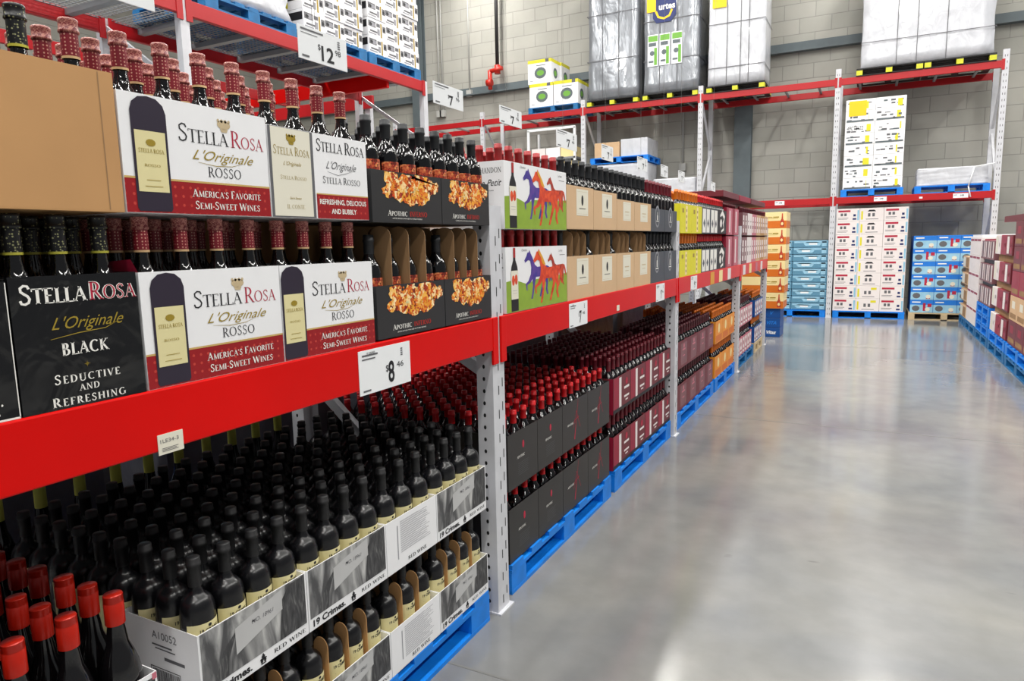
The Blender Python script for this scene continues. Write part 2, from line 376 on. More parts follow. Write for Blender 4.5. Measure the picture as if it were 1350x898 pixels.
def serif_text(txt, x, y, h, small=.8, fit=None, align='c', track=.03, bold=1.0, wide=1.0):
    """polygons of capital letters; a '^' before a letter draws it larger; lower case input is drawn as small capitals"""
    items = []; cx = 0
    for ch in txt:
        g = G.get(ch.upper())
        if g is None: continue
        sc = h*(small if ch.islower() or (not ch.isalpha() and small < 1) else 1)
        items.append((g, cx, sc)); cx += (g[0]+track)*sc*wide
    s = 1
    if fit: s = fit/cx; cx = fit
    ox = x-cx/2 if align == 'c' else x
    P = []
    for g, gx, sc in items:
        def T(px, py): return (ox+(gx+px*sc*wide)*s, y+py*sc)
        for st in g[1]:
            if st[0] == 'l':
                _, x0, y0, x1, y1, w_ = st; w_ *= bold
                if abs(x1-x0) > abs(y1-y0)*3: q = [(x0,y0-w_/2),(x1,y1-w_/2),(x1,y1+w_/2),(x0,y0+w_/2)]
                else: q = [(x0-w_/2,y0),(x0+w_/2,y0),(x1+w_/2,y1),(x1-w_/2,y1)]
                P.append([T(*p) for p in q])
            elif st[0] == 's':
                _, sx, sy, hw = st; d = .045*bold*(1 if sy < .5 else -1)
                P.append([T(sx-hw,sy), T(sx+hw,sy), T(sx+hw,sy+d), T(sx-hw,sy+d)])
            elif st[0] == 'e':
                _, ex, ey, rx, ry, a0, a1 = st; n = 14; pts = []; ws = []
                for k in range(n+1):
                    a = math.radians(a0+(a1-a0)*k/n); pts.append((ex+(rx-.04)*math.cos(a), ey+(ry-.02)*math.sin(a)))
                    ws.append((TN+(TK-TN)*abs(math.cos(a))**1.3)*bold)
                for q in stroke(pts, ws): P.append([T(*p) for p in q])
            elif st[0] == 'p':
                for q in stroke(st[1], st[2]*bold): P.append([T(*p) for p in q])
    return [fix(p) for p in P]
def fix(p):
    a = sum(p[i][0]*p[(i+1) % len(p)][1]-p[(i+1) % len(p)][0]*p[i][1] for i in range(len(p)))
    return p if a > 0 else p[::-1]
_fc = {}
def sans(txt, x, y, h, fit=None, shear=0, bold=0, align='c', narrow=1.0):
    key = (txt, shear, bold)
    if key not in _fc:
        cu = bpy.data.curves.new('lettering', 'FONT'); cu.body = txt; cu.size = 1; cu.shear = shear; cu.offset = bold; cu.resolution_u = 3
        ob = bpy.data.objects.new('lettering', cu); COL.objects.link(ob)
        me = bpy.data.meshes.new_from_object(ob)
        _fc[key] = ([(v.co.x, v.co.y) for v in me.vertices], [tuple(p.vertices) for p in me.polygons])
        bpy.data.objects.remove(ob); bpy.data.meshes.remove(me); bpy.data.curves.remove(cu)
    V, F = _fc[key]
    if not V: return []
    x0 = min(v[0] for v in V); x1 = max(v[0] for v in V)
    sy = h/.72; sx = sy*narrow
    if fit: sx = fit/(x1-x0)
    wd = (x1-x0)*sx; ox = x-wd/2 if align == 'c' else x
    return [fix([(ox+(V[i][0]-x0)*sx, y+V[i][1]*sy) for i in f]) for f in F]
def rect(x0, y0, x1, y1): return [(x0,y0),(x1,y0),(x1,y1),(x0,y1)]
def ell(cx, cy, rx, ry, n=20, a0=0, a1=360):
    return [(cx+rx*math.cos(math.radians(a0+(a1-a0)*i/n)), cy+ry*math.sin(math.radians(a0+(a1-a0)*i/n))) for i in range(n if a1-a0 == 360 else n+1)]

# print(parent, name, polys, mats, face, off): face 'F' = +X side (u->y, v->z, plane x=px), 'S' = -Y side (u->x, v->z, plane y=py)
def prnt(parent, name, items, mats, face='F', plane=0.0, off=.0006, label=None):
    mb = MB()
    for it in items:
        p, mi = it if (isinstance(it, tuple) and isinstance(it[1], int)) else (it, 0)
        p = fix(p)
        if face == 'F': mb.poly([(plane+off+mi*.0001, a, b) for a, b in p], mi)
        else: mb.poly([(a, plane-off-mi*.0002, b) for a, b in p], mi)
    o = mb.build(name, mats, parent)
    if label: o['label'] = label
    return o
def W_(polys, mi): return [(p, mi) for p in polys]

ORD = ['first','second','third','fourth','fifth','sixth','seventh','eighth','ninth','tenth','eleventh','twelfth','thirteenth','fourteenth','fifteenth','sixteenth','seventeenth','eighteenth']

# ---------------------------------------------------------------- pallets
def pallet(x0, y0, x1, y1, z, label, group, m='blue', h=.13, blockm=None, name='pallet'):
    """top deck boards, nine blocks, bottom boards; x0,y0 .. x1,y1 footprint"""
    t = empty(name, ((x0+x1)/2, (y0+y1)/2, z), label, 'pallet', group)
    a, b = abs(x1-x0)/2, abs(y1-y0)/2; mm = M[m]
    d = MB(); n = 7
    for i in range(n):
        c = -b+.06+(2*b-.12)*i/(n-1)
        d.box(-a, c-.055, h-.02, a, c+.055, h)
    for i in (-1, 0, 1): d.box(i*(a-.05)-.05, -b+.001, h-.036, i*(a-.05)+.05, b-.001, h-.02)
    d.build('top_deck', mm, t)
    e = MB()
    for i in (-1, 0, 1): e.box(i*(a-.05)-.05, -b, 0, i*(a-.05)+.05, b, .016)
    for i in (-1, 1): e.box(-a+.1, i*(b-.05)-.05, .0005, a-.1, i*(b-.05)+.05, .0155)
    e.build('bottom_deck', mm, t)
    proto = None
    for i in (-1, 0, 1):
        for k in (-1, 0, 1):
            if proto is None:
                o = MB().box(-.049, -.07, 0, .049, .07, h-.052).build('block', M[blockm] if blockm else mm, t); proto = o
            else:
                o = proto.copy(); COL.objects.link(o); o.parent = t
            o.location = (i*(a-.05), k*(b-.07), .016)
    return t

# ---------------------------------------------------------------- bottles
def prof(H, r, nr, zs, kind='bordeaux'):
    if kind == 'bordeaux':
        return [(0,0),(r*.93,0),(r,.005),(r,zs),(r*.985,zs+.009),(r*.92,zs+.02),(r*.78,zs+.031),(r*.58,zs+.042),(nr+.003,zs+.055),(nr,zs+.072),(nr,H-.004),(0,H-.004)]
    if kind == 'dome':
        return [(0,0),(r*.93,0),(r,.005),(r,zs),(r*.985,zs+.009),(r*.93,zs+.019),(r*.83,zs+.028),(r*.68,zs+.035),(r*.5,zs+.040),(nr+.003,zs+.046),(nr,zs+.056),(nr,H-.004),(0,H-.004)]
    return [(0,0),(r*.93,0),(r,.005),(r,zs),(r*.97,zs+.02),(r*.86,zs+.045),(r*.68,zs+.07),(r*.5,zs+.09),(nr+.003,zs+.115),(nr,zs+.135),(nr,H-.004),(0,H-.004)]
PROTO = {}
def curve_label(mb, r, z0, z1, half, mi=0, n=10, cx=0):
    a = math.radians(half)
    mb.lathe([(r, z0), (r, z1)], n, mi, -a, a)
def make_bottle(kind):
    name = {'stella':'dotted_foil_wine_bottle','stella_black':'black_foil_wine_bottle','inferno':'flame_label_wine_bottle','crimes':'matte_black_wine_bottle','screw':'screw_cap_wine_bottle','chandon':'brick_red_capped_wine_bottle','brown':'black_capped_wine_bottle','redcap':'bright_red_capped_wine_bottle','maroon':'maroon_capped_wine_bottle','plum':'plum_capped_wine_bottle','redtop':'red_topped_wine_bottle','far':'dark_red_capped_wine_bottle','tang':'orange_capped_wine_bottle','yellowneck':'yellow_necked_wine_bottle'}[kind]; n = 18
    spec = {
     'stella': (.343, .0375, .0125, .192, 'glass', [('cap_burg',.273,.318),('cap_burg_rim',.318,.343)], None),
     'stella_black': (.343, .0350, .0125, .192, 'glass', [('cap_bdot',.273,.318),('cap_bdot',.318,.343)], None),
     'inferno': (.305, .0362, .0135, .188, 'glass', [('cap_black',.225,.305)], ('flame_label', .05, .178)),
     'crimes': (.330, .0388, .0128, .202, 'glass_matte', [('cap_matte',.262,.330)], ('cream', .06, .183)),
     'screw': (.335, .0410, .0145, .14, 'glass_smooth', [('cap_orange',.272,.335)], None),
     'chandon': (.328, .0375, .0135, .19, 'glass_wine', [('cap_dot',.240,.328)], None),
     'brown': (.335, .0370, .0130, .192, 'glass', [('cap_black',.262,.335)], None),
     'redcap': (.318, .0375, .0125, .200, 'glass', [('cap_red',.254,.318)], None),
     'maroon': (.330, .0375, .0125, .188, 'glass_wine', [('cap_maroon',.252,.330)], None),
     'plum': (.330, .0375, .0125, .188, 'glass', [('cap_plum',.255,.330)], None),
     'redtop': (.322, .0372, .0125, .195, 'glass', [('cap_red',.262,.322)], None),
     'far': (.315, .0375, .0135, .19, 'glass', [('cap_maroon',.240,.315)], None),
     'tang': (.325, .0375, .0135, .19, 'glass_wine', [('cap_tang',.225,.325)], None),
     'yellowneck': (.320, .0385, .0140, .10, 'glass_smooth', [('cap_yellow',.190,.320)], None),
    }[kind]
    H, r, nr, zs, gm, caps, lab = spec
    b = MB().lathe(prof(H, r, nr, zs, 'burg' if kind in ('screw','yellowneck') else 'dome' if kind == 'crimes' else 'bordeaux'), n).build(name, M[gm])
    c = MB(); mats = []; cr = nr+.0022
    if kind in ('stella', 'stella_black'):
        c.lathe([(cr,caps[0][1]),(cr-.0002,.317)], n, 0); c.lathe([(cr+.0004,caps[0][1]-.001),(cr+.0005,caps[0][1]+.0035)], n, 1)
        c.lathe([(cr,.317),(cr+.0025,.3185),(cr+.0025,.3225),(cr+.0012,.324),(cr+.0012,.336),(cr+.0018,.3375),(cr+.0018,.341),(cr,.343),(0,.343)], n, 2)
        mats = [M[caps[0][0]], M['cap_cream' if kind == 'stella' else 'cap_goldline'], M[caps[1][0]]]
    elif kind == 'screw':
        P = [(cr+.002,.272),(cr+.002,.318)]
        for k in range(4): P += [(cr+.0008,.319+.004*k),(cr+.002,.3205+.004*k)]
        P += [(cr+.001,.335),(0,.335)]
        c.lathe(P, n, 0); mats = [M['cap_orange']]
    else:
        z0 = caps[0][1]
        c.lathe([(cr,z0),(cr-.0003,H-.022),(cr+.0012,H-.021),(cr+.0012,H-.014),(cr,H-.013),(cr,H-.002),(cr-.002,H),(0,H)], n, 0); mats = [M[caps[0][0]]]
    c.build('capsule', mats, b)
    if lab:
        l = MB(); curve_label(l, r+.0006, lab[1], lab[2], 75, 0, 14); lm = [M[lab[0]]]
        if kind == 'crimes':
            lm.append(M['ink'])
            for p in sans('19 CRIMES', 0, .161, .009, fit=.046, bold=.02):
                l.poly([((r+.0011)*math.cos(u/r), (r+.0011)*math.sin(u/r), v) for u, v in p], 1)
            for p in (ell(0, .176, .0045, .004, 8), rect(-.03,.150,.03,.1515), rect(-.02,.144,.02,.1455)):
                l.poly([((r+.0011)*math.cos(u/r), (r+.0011)*math.sin(u/r), v) for u, v in p], 1)
        l.build('label', lm, b)
    return b
def place_bottle(kind, x, y, z):
    if kind not in PROTO:
        o = make_bottle(kind); PROTO[kind] = o; o.location = (x, y, z); return o
    return dup(PROTO[kind], (x, y, z))
BH = {}
def fill(kind, xf, y0, w_, ncol, nrow, z, bdesc, where, group, dx=.085, start=0, skip=None, fr=True):
    """rows run away from the aisle; the first row gets a label of its own for each bottle"""
    dy = w_/ncol
    for i in range(nrow):
        for k in range(ncol):
            if skip and skip(i, k): continue
            x = xf-.004-dx*(i+.5)+R_.uniform(-.0006,.0006); y = y0+dy*(k+.5)+R_.uniform(-.0006,.0006)
            o = place_bottle(kind, x, y, z)
            if i == 0 and fr:
                tag(o, '%s, %s from left in front row of %s' % (bdesc, ORD[k], where), 'bottle', group)
            else:
                tag(o, ('%s behind the front row in %s' if fr else '%s standing in the %s') % (bdesc, where[4:] if (not fr and where.startswith('the ')) else where), 'bottle', group+', '+where)

# ---------------------------------------------------------------- cartons
def carton(x, y, w_, d, z, h, m, label, group, cat='carton', inner='kraft_dark', closed=False, name=None, hb=None):
    """open-topped box; local origin at its near left front corner, front face on x=0, going back to x=-d"""
    name = name or ('closed_wine_case' if closed else 'wine_tray' if h < .18 else 'wine_carton')
    t = .002; b = MB(); hb = hb or h
    if closed: b.box(-d, .0008, 0, 0, w_-.0008, h)
    else:
        e = .0008
        b.box(-d, e, 0, 0, w_-e, .0022)
        b.box(-t, e, t, 0, w_-e, h); b.box(-d, e, t, -d+t, w_-e, hb)
        b.box(-d+t, e, t, -t, e+t, h); b.box(-d+t, w_-e-t, t, -t, w_-e, h)
    o = b.build(name, [M[m]], loc=(x, y, z))
    return tag(o, label, cat, group)
def dividers(parent, w_, ncol, d, h, z0=.01, m='kraft_dark', nx=3, round_=True, hw=.026):
    """kraft tongues standing between the bottles"""
    dy = w_/ncol
    for k in range(1, ncol):
        y = dy*k; t = .0012; mb = MB()
        for r in range(nx):
            xc = -.004-.085*(r+.5)
            pts = [(xc-hw, z0), (xc+hw, z0)] + [(xc+hw*math.cos(math.radians(a)), h-.03+.03*math.sin(math.radians(a))) for a in range(0, 181, 20)]
            # built edge-on to the row: a thin board with rounded top
            f = [(px, y-t, pz) for px, pz in pts]; g = [(px, y+t, pz) for px, pz in pts]
            mb.poly(f); mb.poly(g[::-1])
            for i in range(len(pts)):
                j_ = (i+1) % len(pts); mb.quad(f[j_], f[i], g[i], g[j_])
        mb.build('divider', M[m], parent)
def tongues(parent, w_, ncol, h, z0, m='kraft_dark', xs=-.012, hw=.016):
    """kraft tongues facing the aisle, one at each gap between bottles"""
    dy = w_/ncol
    for k in range(1, ncol):
        y = dy*k; t = .0012; mb = MB()
        pts = [(y-hw, z0), (y+hw, z0)] + [(y+hw*math.cos(math.radians(a)), h-hw+hw*math.sin(math.radians(a))) for a in range(0, 181, 20)]
        f = [(xs+t, a, b) for a, b in pts]; g = [(xs-t, a, b) for a, b in pts]
        mb.poly(f); mb.poly(g[::-1])
        for i in range(len(pts)):
            j_ = (i+1) % len(pts); mb.quad(f[j_], f[i], g[i], g[j_])
        mb.build('divider', M[m], parent)

# --- prints
def bottle_print(o, cx, z0, z1, hw, off=.0012, plane=0, face='F'):
    H = z1-z0
    body = [(cx-hw,z0+.006),(cx-hw+.004,z0),(cx+hw-.004,z0),(cx+hw,z0+.006),(cx+hw,z1-.03),(cx+hw*.86,z1-.014),(cx+hw*.5,z1-.003),(cx,z1),(cx-hw*.5,z1-.003),(cx-hw*.86,z1-.014),(cx-hw,z1-.03)]
    prnt(o, 'printed_bottle', [body], [M['glass_print']], face, plane, off, 'dark bottle picture')
    lz0, lz1 = z0+H*.17, z0+H*.70
    it = W_([rect(cx-hw*.86, lz0, cx+hw*.86, lz1)], 0)
    it2 = serif_text('STELLA ROSA', cx, lz0+H*.34, .008, fit=hw*1.45) + serif_text('ROSSO', cx, lz0+H*.22, .005, fit=hw*.9) + [ell(cx, lz0+H*.43, hw*.28, .007, 10), rect(cx-hw*.5, lz0+.010, cx+hw*.5, lz0+.0112), rect(cx-hw*.4, lz0+.022, cx+hw*.4, lz0+.0232)]
    prnt(o, 'printed_label', W_([rect(cx-hw*.86, lz0, cx+hw*.86, lz1)], 0), [M['cream']], face, plane, off+.0005)
    prnt(o, 'label_lettering', it2, [M['gold']], face, plane, off+.001)
def crest(cx, cz, s):
    P = [ell(cx, cz, s, s*.55, 16, 0, 360)]
    P += [ell(cx+dx*s, cz+s*.45, s*.2, s*.22, 8) for dx in (-.8,-.3,.3,.8)] + [[(cx-s*.6,cz-s*.5),(cx+s*.6,cz-s*.5),(cx+s*.4,cz-s*.9),(cx-s*.4,cz-s*.9)]]
    return P
def stella_front(o, w_, h, a, b, bottle=True, tl=('^AMERICA','FAVORITE')):
    """white panel: printed bottle spans 0..a, lettering a..b"""
    bh = .068*h/.235
    prnt(o, 'red_band', [rect(.001, 0.001, w_-.001, bh)], [M['band_red']], label='red lower band')
    prnt(o, 'gold_line', [rect(.001, bh, w_-.001, bh+.004)], [M['gold_line']], off=.0008)
    if bottle: bottle_print(o, bottle, .004, h-.003, .0385)
    cx = (a+b)/2; fw = b-a
    prnt(o, 'crest', crest(cx+.005, h*.855, .0175), [M['gold_pale']], label='pale gold crest')
    prnt(o, 'lettering', serif_text('Stella'.replace('S','S'), a, h*.655, .036, fit=fw*.56, align='l', small=.74, track=-.02, bold=.8), [M['ink']], label='black serif brand lettering')
    prnt(o, 'lettering', serif_text('Rosa', a+fw*.59, h*.655, .036, fit=fw*.41, align='l', small=.74, track=0, bold=.75), [M['ink_red']], label='red serif brand lettering')
    prnt(o, 'script_lettering', sans("L'Originale", cx, h*.505, .021, fit=fw*.72, shear=.55) + stroke([(cx-fw*.3,h*.48),(cx-fw*.1,h*.46),(cx+.02,h*.47),(cx+fw*.2,h*.5)], [.0006,.0014,.0012,.0005]), [M['gold']], label='gold script lettering')
    prnt(o, 'lettering', serif_text('ROSSO', cx, h*.355, .021, small=1, bold=.8, fit=fw*.40), [M['ink']])
    prnt(o, 'lettering', serif_text("America's Favorite", cx+.004, bh*.56, .0165, fit=fw*.82, small=.8, bold=1.15) + serif_text('Semi-Sweet Wines', cx+.004, bh*.18, .0165, fit=fw*.78, small=.8, bold=1.15), [M['inkwhite']], off=.0012, label='white serif lettering')
def smallcaps_fix(): pass

# ---------------------------------------------------------------- low wine rack along the aisle
XF = -1.27
UY = [-.49, 2.34, 5.17, 8.0, 10.25]
rack = empty('pallet_rack', (0,0,0), 'low red and grey pallet rack holding the wine along the left of the aisle', 'rack')
for y in UY:
    for (x, side) in ((XF, 0), (-2.34, 1)):
        u = MB(); xa, xb = (x-.076, x-.004) if side == 0 else (x, x+.072)
        # folded channel post: front face, two flanges, small return lips
        u.box(xb-.003, y-.047, .006, xb, y+.047, 1.635); u.box(xa, y-.047, .006, xb-.003, y-.044, 1.635); u.box(xa, y+.044, .006, xb-.003, y+.047, 1.635)
        u.box(xa, y-.044, .006, xa+.003, y-.025, 1.635); u.box(xa, y+.025, .006, xa+.003, y+.044, 1.635)
        up = u.build('upright', M['post'], rack)
        hm = MB()
        nz = 32
        for k in range(nz):
            z = .05+k*.0485
            hm.poly([((xa+xb)/2-.004+.0062*math.cos(a*math.pi/4), y-.0475, z+.0085*math.sin(a*math.pi/4)) for a in range(8)])
        if side == 0:
            for k in range(16):
                z = .03+k*.097
                for dy in (-.006, .024): hm.quad((xb+.0005,y+dy,z+(0 if dy<0 else .028)),(xb+.0005,y+dy+.006,z+(0 if dy<0 else .028)),(xb+.0005,y+dy+.006,z+.036+(0 if dy<0 else .028)),(xb+.0005,y+dy,z+.036+(0 if dy<0 else .028)))
        hm.build('punched_holes', M['hole'], up)
        MB().box(xa-.01, y-.055, 0, xb+.016, y+.062, .006).build('base_plate', M['post'], rack)
    for (za, zb) in ((.10,.95),(.98,1.55)):
        MB().beam((XF-.05,y,za),(-2.31,y,zb),.03,.045).build('brace', M['post'], rack)
    MB().beam((XF-.05,y,.07),(-2.31,y,.07),.03,.04).build('brace', M['post'], rack)
for i in range(len(UY)-1):
    y0, y1 = UY[i]+.048, UY[i+1]-.048
    m = M['red']
    for x, s in ((XF, 1), (-2.30, -1)):
        b = MB(); b.box(x-.042, y0, 1.085, x+.004, y1, 1.213)
        bo = b.build('beam', m, rack, bevel=.004)
        for (ya, yb) in ((y0-.036, y0+.006), (y1-.006, y1+.036)):
            MB().box(x-.004 if s > 0 else x-.05, ya, 1.03, x+.006, yb, 1.2125).build('beam_connector', m, bo, bevel=.002)
    MB().box(-2.29, y0, 1.196, XF-.045, y1, 1.212).build('shelf_deck', M['deck'], rack)  # deck closed solid to keep the space below dark
    d = MB()
    for k in range(5):
        yy = y0+(y1-y0)*(k+.5)/5; d.box(-2.295, yy-.02, 1.165, XF-.045, yy+.02, 1.1955)
    d.build('deck_support', M['deck'], rack)

# ---------------------------------------------------------------- upper shelf goods, first bay
def rows_behind(kind, xf, y, w_, n, zu, zl, nrow, bdesc, where, group, cdesc, m='kraft', d=.262):
    """second and third cartons behind the front one, upper layer, on closed cartons below"""
    for q in range(1, nrow//3):
        xx = xf-q*(d+.004)
        c = carton(xx, y, w_, d, zu, .17, m, '%s, upper layer, %s carton back from the aisle' % (cdesc, ORD[q]), 'cartons behind the front row')
        fill(kind, xx, y, w_, n, 3, zu+.003, bdesc, where, group, start=3, fr=False)
        carton(xx, y, w_, d, zl, zu-zl-.002, m, '%s, lower layer, %s carton back from the aisle' % (cdesc, ORD[q]), 'cartons behind the front row', closed=True)

ZL, ZU = 1.2135, 1.5650
# tan carton and the black ones below
g = 'cartons on the shelf'
c = carton(XF, .318, .537, .262, ZU, .255, 'kraft', 'plain tan cardboard carton at the upper left, its front blank', g)
prnt(c, 'fold_line', [rect(.507, .004, .509, .252)], [M['kraft_dark']], off=.0005); 
fill('stella_black', XF, .318, .447, 5, 3, ZU+.003, 'black-foil wine bottle', 'the plain tan carton', 'black-foil bottles on the shelf')
fill('stella', XF, .765, .09, 1, 3, ZU+.003, 'dotted red-foil wine bottle', 'the tan carton right end', 'red-foil bottles on the shelf')
rows_behind('stella', XF, .318, .537, 6, ZU, ZL, 9, 'dotted red-foil wine bottle', 'cartons behind the tan carton', 'red-foil bottles on the shelf', 'cardboard carton behind the plain tan one')
def black_stella(o, w_, h):
    cx = w_/2+.004
    prnt(o, 'lettering', serif_text('Stella', .014, h*.80, .033, fit=w_*.50, align='l', small=.8, track=-.02, bold=1.25), [M['inkwhite']], label='white serif brand lettering')
    prnt(o, 'lettering_edge', serif_text('Rosa', .014+w_*.52, h*.80, .033, fit=w_*.40, align='l', small=.8, bold=1.7), [M['inkwhite']])
    prnt(o, 'lettering', serif_text('Rosa', .014+w_*.52, h*.80, .033, fit=w_*.40, align='l', small=.8, bold=.8), [M['ink_red']], off=.0011, label='red serif brand lettering')
    prnt(o, 'script_lettering', sans("L'Originale", cx+.01, h*.60, .022, fit=w_*.58, shear=.5) + stroke([(cx-.06,h*.53),(cx-.01,h*.56),(cx+.04,h*.575),(cx+.065,h*.62)], [.0008,.0016,.0014,.0006]), [M['gold']], label='gold script lettering')
    prnt(o, 'lettering', serif_text('BLACK', cx, h*.40, .022, small=1, fit=w_*.38, bold=1.3), [M['inkwhite']])
    st = []
    for k in range(8):
        a = math.pi*k/4; r = .006 if k % 2 == 0 else .004
        st.append([(cx-.001+.0007*math.cos(a+1.57), h*.315+.0007*math.sin(a+1.57)), (cx-.001+r*math.cos(a), h*.315+r*math.sin(a)), (cx-.001-.0007*math.cos(a+1.57), h*.315-.0007*math.sin(a+1.57))])
    prnt(o, 'star', st, [M['gold']])
    prnt(o, 'lettering', serif_text('Seductive', cx, h*.19, .017, fit=w_*.54, small=.8, track=.14, bold=1.25)+serif_text('AND', cx, h*.115, .012, fit=w_*.17, small=1, track=.1, bold=1.2)+serif_text('Refreshing', cx, h*.02, .017, fit=w_*.60, small=.8, track=.14, bold=1.25), [M['inkwhite']])
c = carton(XF, .635, .229, .262, ZL, .238, 'blackprint', 'glossy black wine carton lettered BLACK in white, lower left', g)
black_stella(c, .229, .238)
fill('stella_black', XF, .635, .229, 3, 3, ZL+.003, 'black-foil wine bottle', 'the glossy black carton', 'black-foil bottles on the shelf', dx=.085)
c = carton(XF, .40, .233, .262, ZL, .232, 'blackprint', 'black wine carton with dotted edge strip, cut by the left frame edge', g)
prnt(c, 'dotted_strip', [ell(.200+.006*math.sin(k*1.7), .012+.0155*k, .0017, .0022, 6) for k in range(14)], [M['inkwhite']])
prnt(c, 'edge_line', [rect(.2305,.002,.2322,.23), rect(.001,.0,.232,.0035)], [M['inkwhite']])
prnt(c, 'script_lettering', stroke([(.12,.10),(.15,.108),(.175,.118),(.19,.112)],[.001,.002,.002,.001])+stroke([(.14,.035),(.16,.04),(.185,.038)],[.001,.002,.001]), [M['gold']])
fill('stella_black', XF, .40, .233, 3, 3, ZL+.003, 'black-foil wine bottle', 'the dotted-edge black carton', 'black-foil bottles on the shelf')
# dark red flap standing up between the black carton and the white one
# white cartons, lower layer
c = carton(XF, .868, .364, .262, ZL, .236, 'white', 'white wine carton with red band and printed bottle, lower layer beside the black carton', g)
stella_front(c, .364, .236, .118, .348, bottle=.060)
MB().quad((-.001,.0016,.236),(-.012,-.004,.262),(-.11,-.004,.256),(-.12,.0016,.236)).build('flap', M['crimson'], c)
fill('stella', XF, .868, .364, 4, 3, ZL+.003, 'dotted red-foil wine bottle', 'the lower left white carton', 'red-foil bottles on the shelf')
c = carton(XF, 1.234, .352, .262, ZL, .236, 'white', 'white wine carton with red band and printed bottle, lower layer beside the charcoal carton', g)
stella_front(c, .352, .236, .105, .335, bottle=.040)
fill('stella', XF, 1.234, .352, 4, 3, ZL+.003, 'dotted red-foil wine bottle', 'the lower right white carton', 'red-foil bottles on the shelf')
# upper
c = carton(XF, .858, .363, .262, ZU, .228, 'white', 'white wine carton with red band and printed bottle, upper layer beside the tan carton', g)
stella_front(c, .363, .228, .125, .350, bottle=.062)
fill('stella', XF, .858, .363, 4, 3, ZU+.003, 'dotted red-foil wine bottle', 'the upper white carton', 'red-foil bottles on the shelf')
c = carton(XF, 1.223, .361, .262, ZU, .215, 'white', 'white carton with large cream label panel, upper layer beside the charcoal carton', g)
prnt(c, 'printed_bottle', [rect(.002,.001,.150,.214)], [M['ink_grey']])
prnt(c, 'printed_label', [rect(.010,.004,.140,.213)], [M['cream2']], off=.001, label='pale cream label')
prnt(c, 'lettering', serif_text('Stella Rosa', .075, .150, .021, fit=.12, small=.8, bold=.8)+crest(.075,.19,.016)+serif_text('Stella Rosso', .077, .092, .010, fit=.088, small=.8, bold=.7)+sans("L'Originale", .075, .126, .009, shear=.5, fit=.06)+sans('Semi Sweet', .08, .045, .006, shear=.3)+serif_text('IL CONTE', .08, .022, .010, fit=.06, small=1, bold=.7), [M['gold']], off=.0015)
prnt(c, 'red_band', [rect(.155,.001,.360,.062)], [M['band_red']], label='red lower band')
prnt(c, 'gold_line', [rect(.155,.062,.360,.065)], [M['gold_line']])
prnt(c, 'lettering', serif_text('Stella Rosa', .255, .172, .031, fit=.188, small=.78, track=-.02, bold=.9)+serif_text('Stella Rosso', .255, .092, .018, fit=.15, small=.85, bold=.85), [M['ink']], label='black serif lettering')
prnt(c, 'script_lettering', sans("L'Originale", .255, .130, .020, shear=.55, fit=.12)+stroke([(.2,.122),(.24,.115),(.27,.121),(.3,.13)], [.0006,.0013,.0012,.0005]), [M['ink_grey']], label='grey script lettering')
prnt(c, 'lettering', sans('REFRESHING, DELICIOUS', .257, .038, .013, fit=.185, bold=.02)+sans('AND BUBBLY', .257, .014, .013, fit=.10, bold=.02), [M['inkwhite']], off=.0012, label='white lettering')
fill('stella', XF, 1.223, .361, 4, 3, ZU+.003, 'dotted red-foil wine bottle', 'the cream label carton', 'red-foil bottles on the shelf')
rows_behind('stella', XF, .868, .355, 4, ZU, ZL, 9, 'dotted red-foil wine bottle', 'cartons behind the upper white carton', 'red-foil bottles on the shelf', 'cardboard carton behind the upper white one')
rows_behind('stella', XF, 1.230, .352, 4, ZU, ZL, 9, 'dotted red-foil wine bottle', 'cartons behind the cream label carton', 'red-foil bottles on the shelf', 'cardboard carton behind the cream label one')
# flame-print cartons
rf = random.Random(5)
def flame_front(o, w_, h, bott):
    """cloud of burning shards, ragged at the edge, over a charcoal panel"""
    out = [(.17,.98),(.33,.99),(.35,.86),(.42,.97),(.52,.99),(.56,.88),(.60,.97),(.80,.99),(.88,.86),(.93,.90),(.96,.80),(.95,.70),(.90,.62),(.84,.66),(.82,.50),(.74,.42),(.66,.36),(.60,.42),(.55,.33),(.48,.36),(.42,.43),(.36,.40),(.30,.50),(.22,.48),(.14,.54),(.13,.64),(.20,.72),(.17,.84)]
    pts = []
    for k in range(len(out)):
        (a, b), (c, d) = out[k], out[(k+1) % len(out)]
        for t in (0, .33, .66): pts.append(((a+(c-a)*t+rf.uniform(-.014,.014))*w_, min(h*.985, (b+(d-b)*t+rf.uniform(-.025,.025))*h)))
    prnt(o, 'flame_print', [pts], [M['flame']], off=.0007, label='orange flame picture')
    Q = []
    for k in range(90):
        a = rf.random()*6.28; rr = rf.random()**.6
        x = w_*(.53+.36*rr*math.cos(a)); z = h*(.69+.27*rr*math.sin(a)); s = rf.uniform(.002,.0065); z = min(z, h-.009)
        if x > .86*w_ and z < .66*h: continue
        if x > w_-.012: continue
        b = rf.random()*6.28; e = rf.uniform(.35, 1)
        hot = 1-rr+rf.uniform(-.3,.3)
        Q.append(([(x+s*math.cos(b+t)*rf.uniform(.6,1.2), z+s*e*math.sin(b+t)*rf.uniform(.6,1.1)) for t in (0,1.3,2.6,3.9,5.1)], 3 if hot > .75 else 1 if hot > .45 else 2 if hot > .2 else rf.choice((0,4))))
    prnt(o, 'flame_splash', Q, [M['horse_o'], M['mane'], M['cap_tang'], M['cream'], M['horse_r']], off=.0011)
    prnt(o, 'lettering', serif_text('Apothic', w_*.20, h*.135, .0165, fit=w_*.27, align='l', small=.85, bold=1.1)+sans('LIMITED EDITION WINE AGED IN WHISKEY BARRELS', w_*.47, h*.075, .0038, fit=w_*.42), [M['inkwhite']])
    prnt(o, 'lettering', serif_text('INFErNO', w_*.50, h*.135, .0150, fit=w_*.26, align='l', small=.95), [M['ink_redb']], label='red lettering')
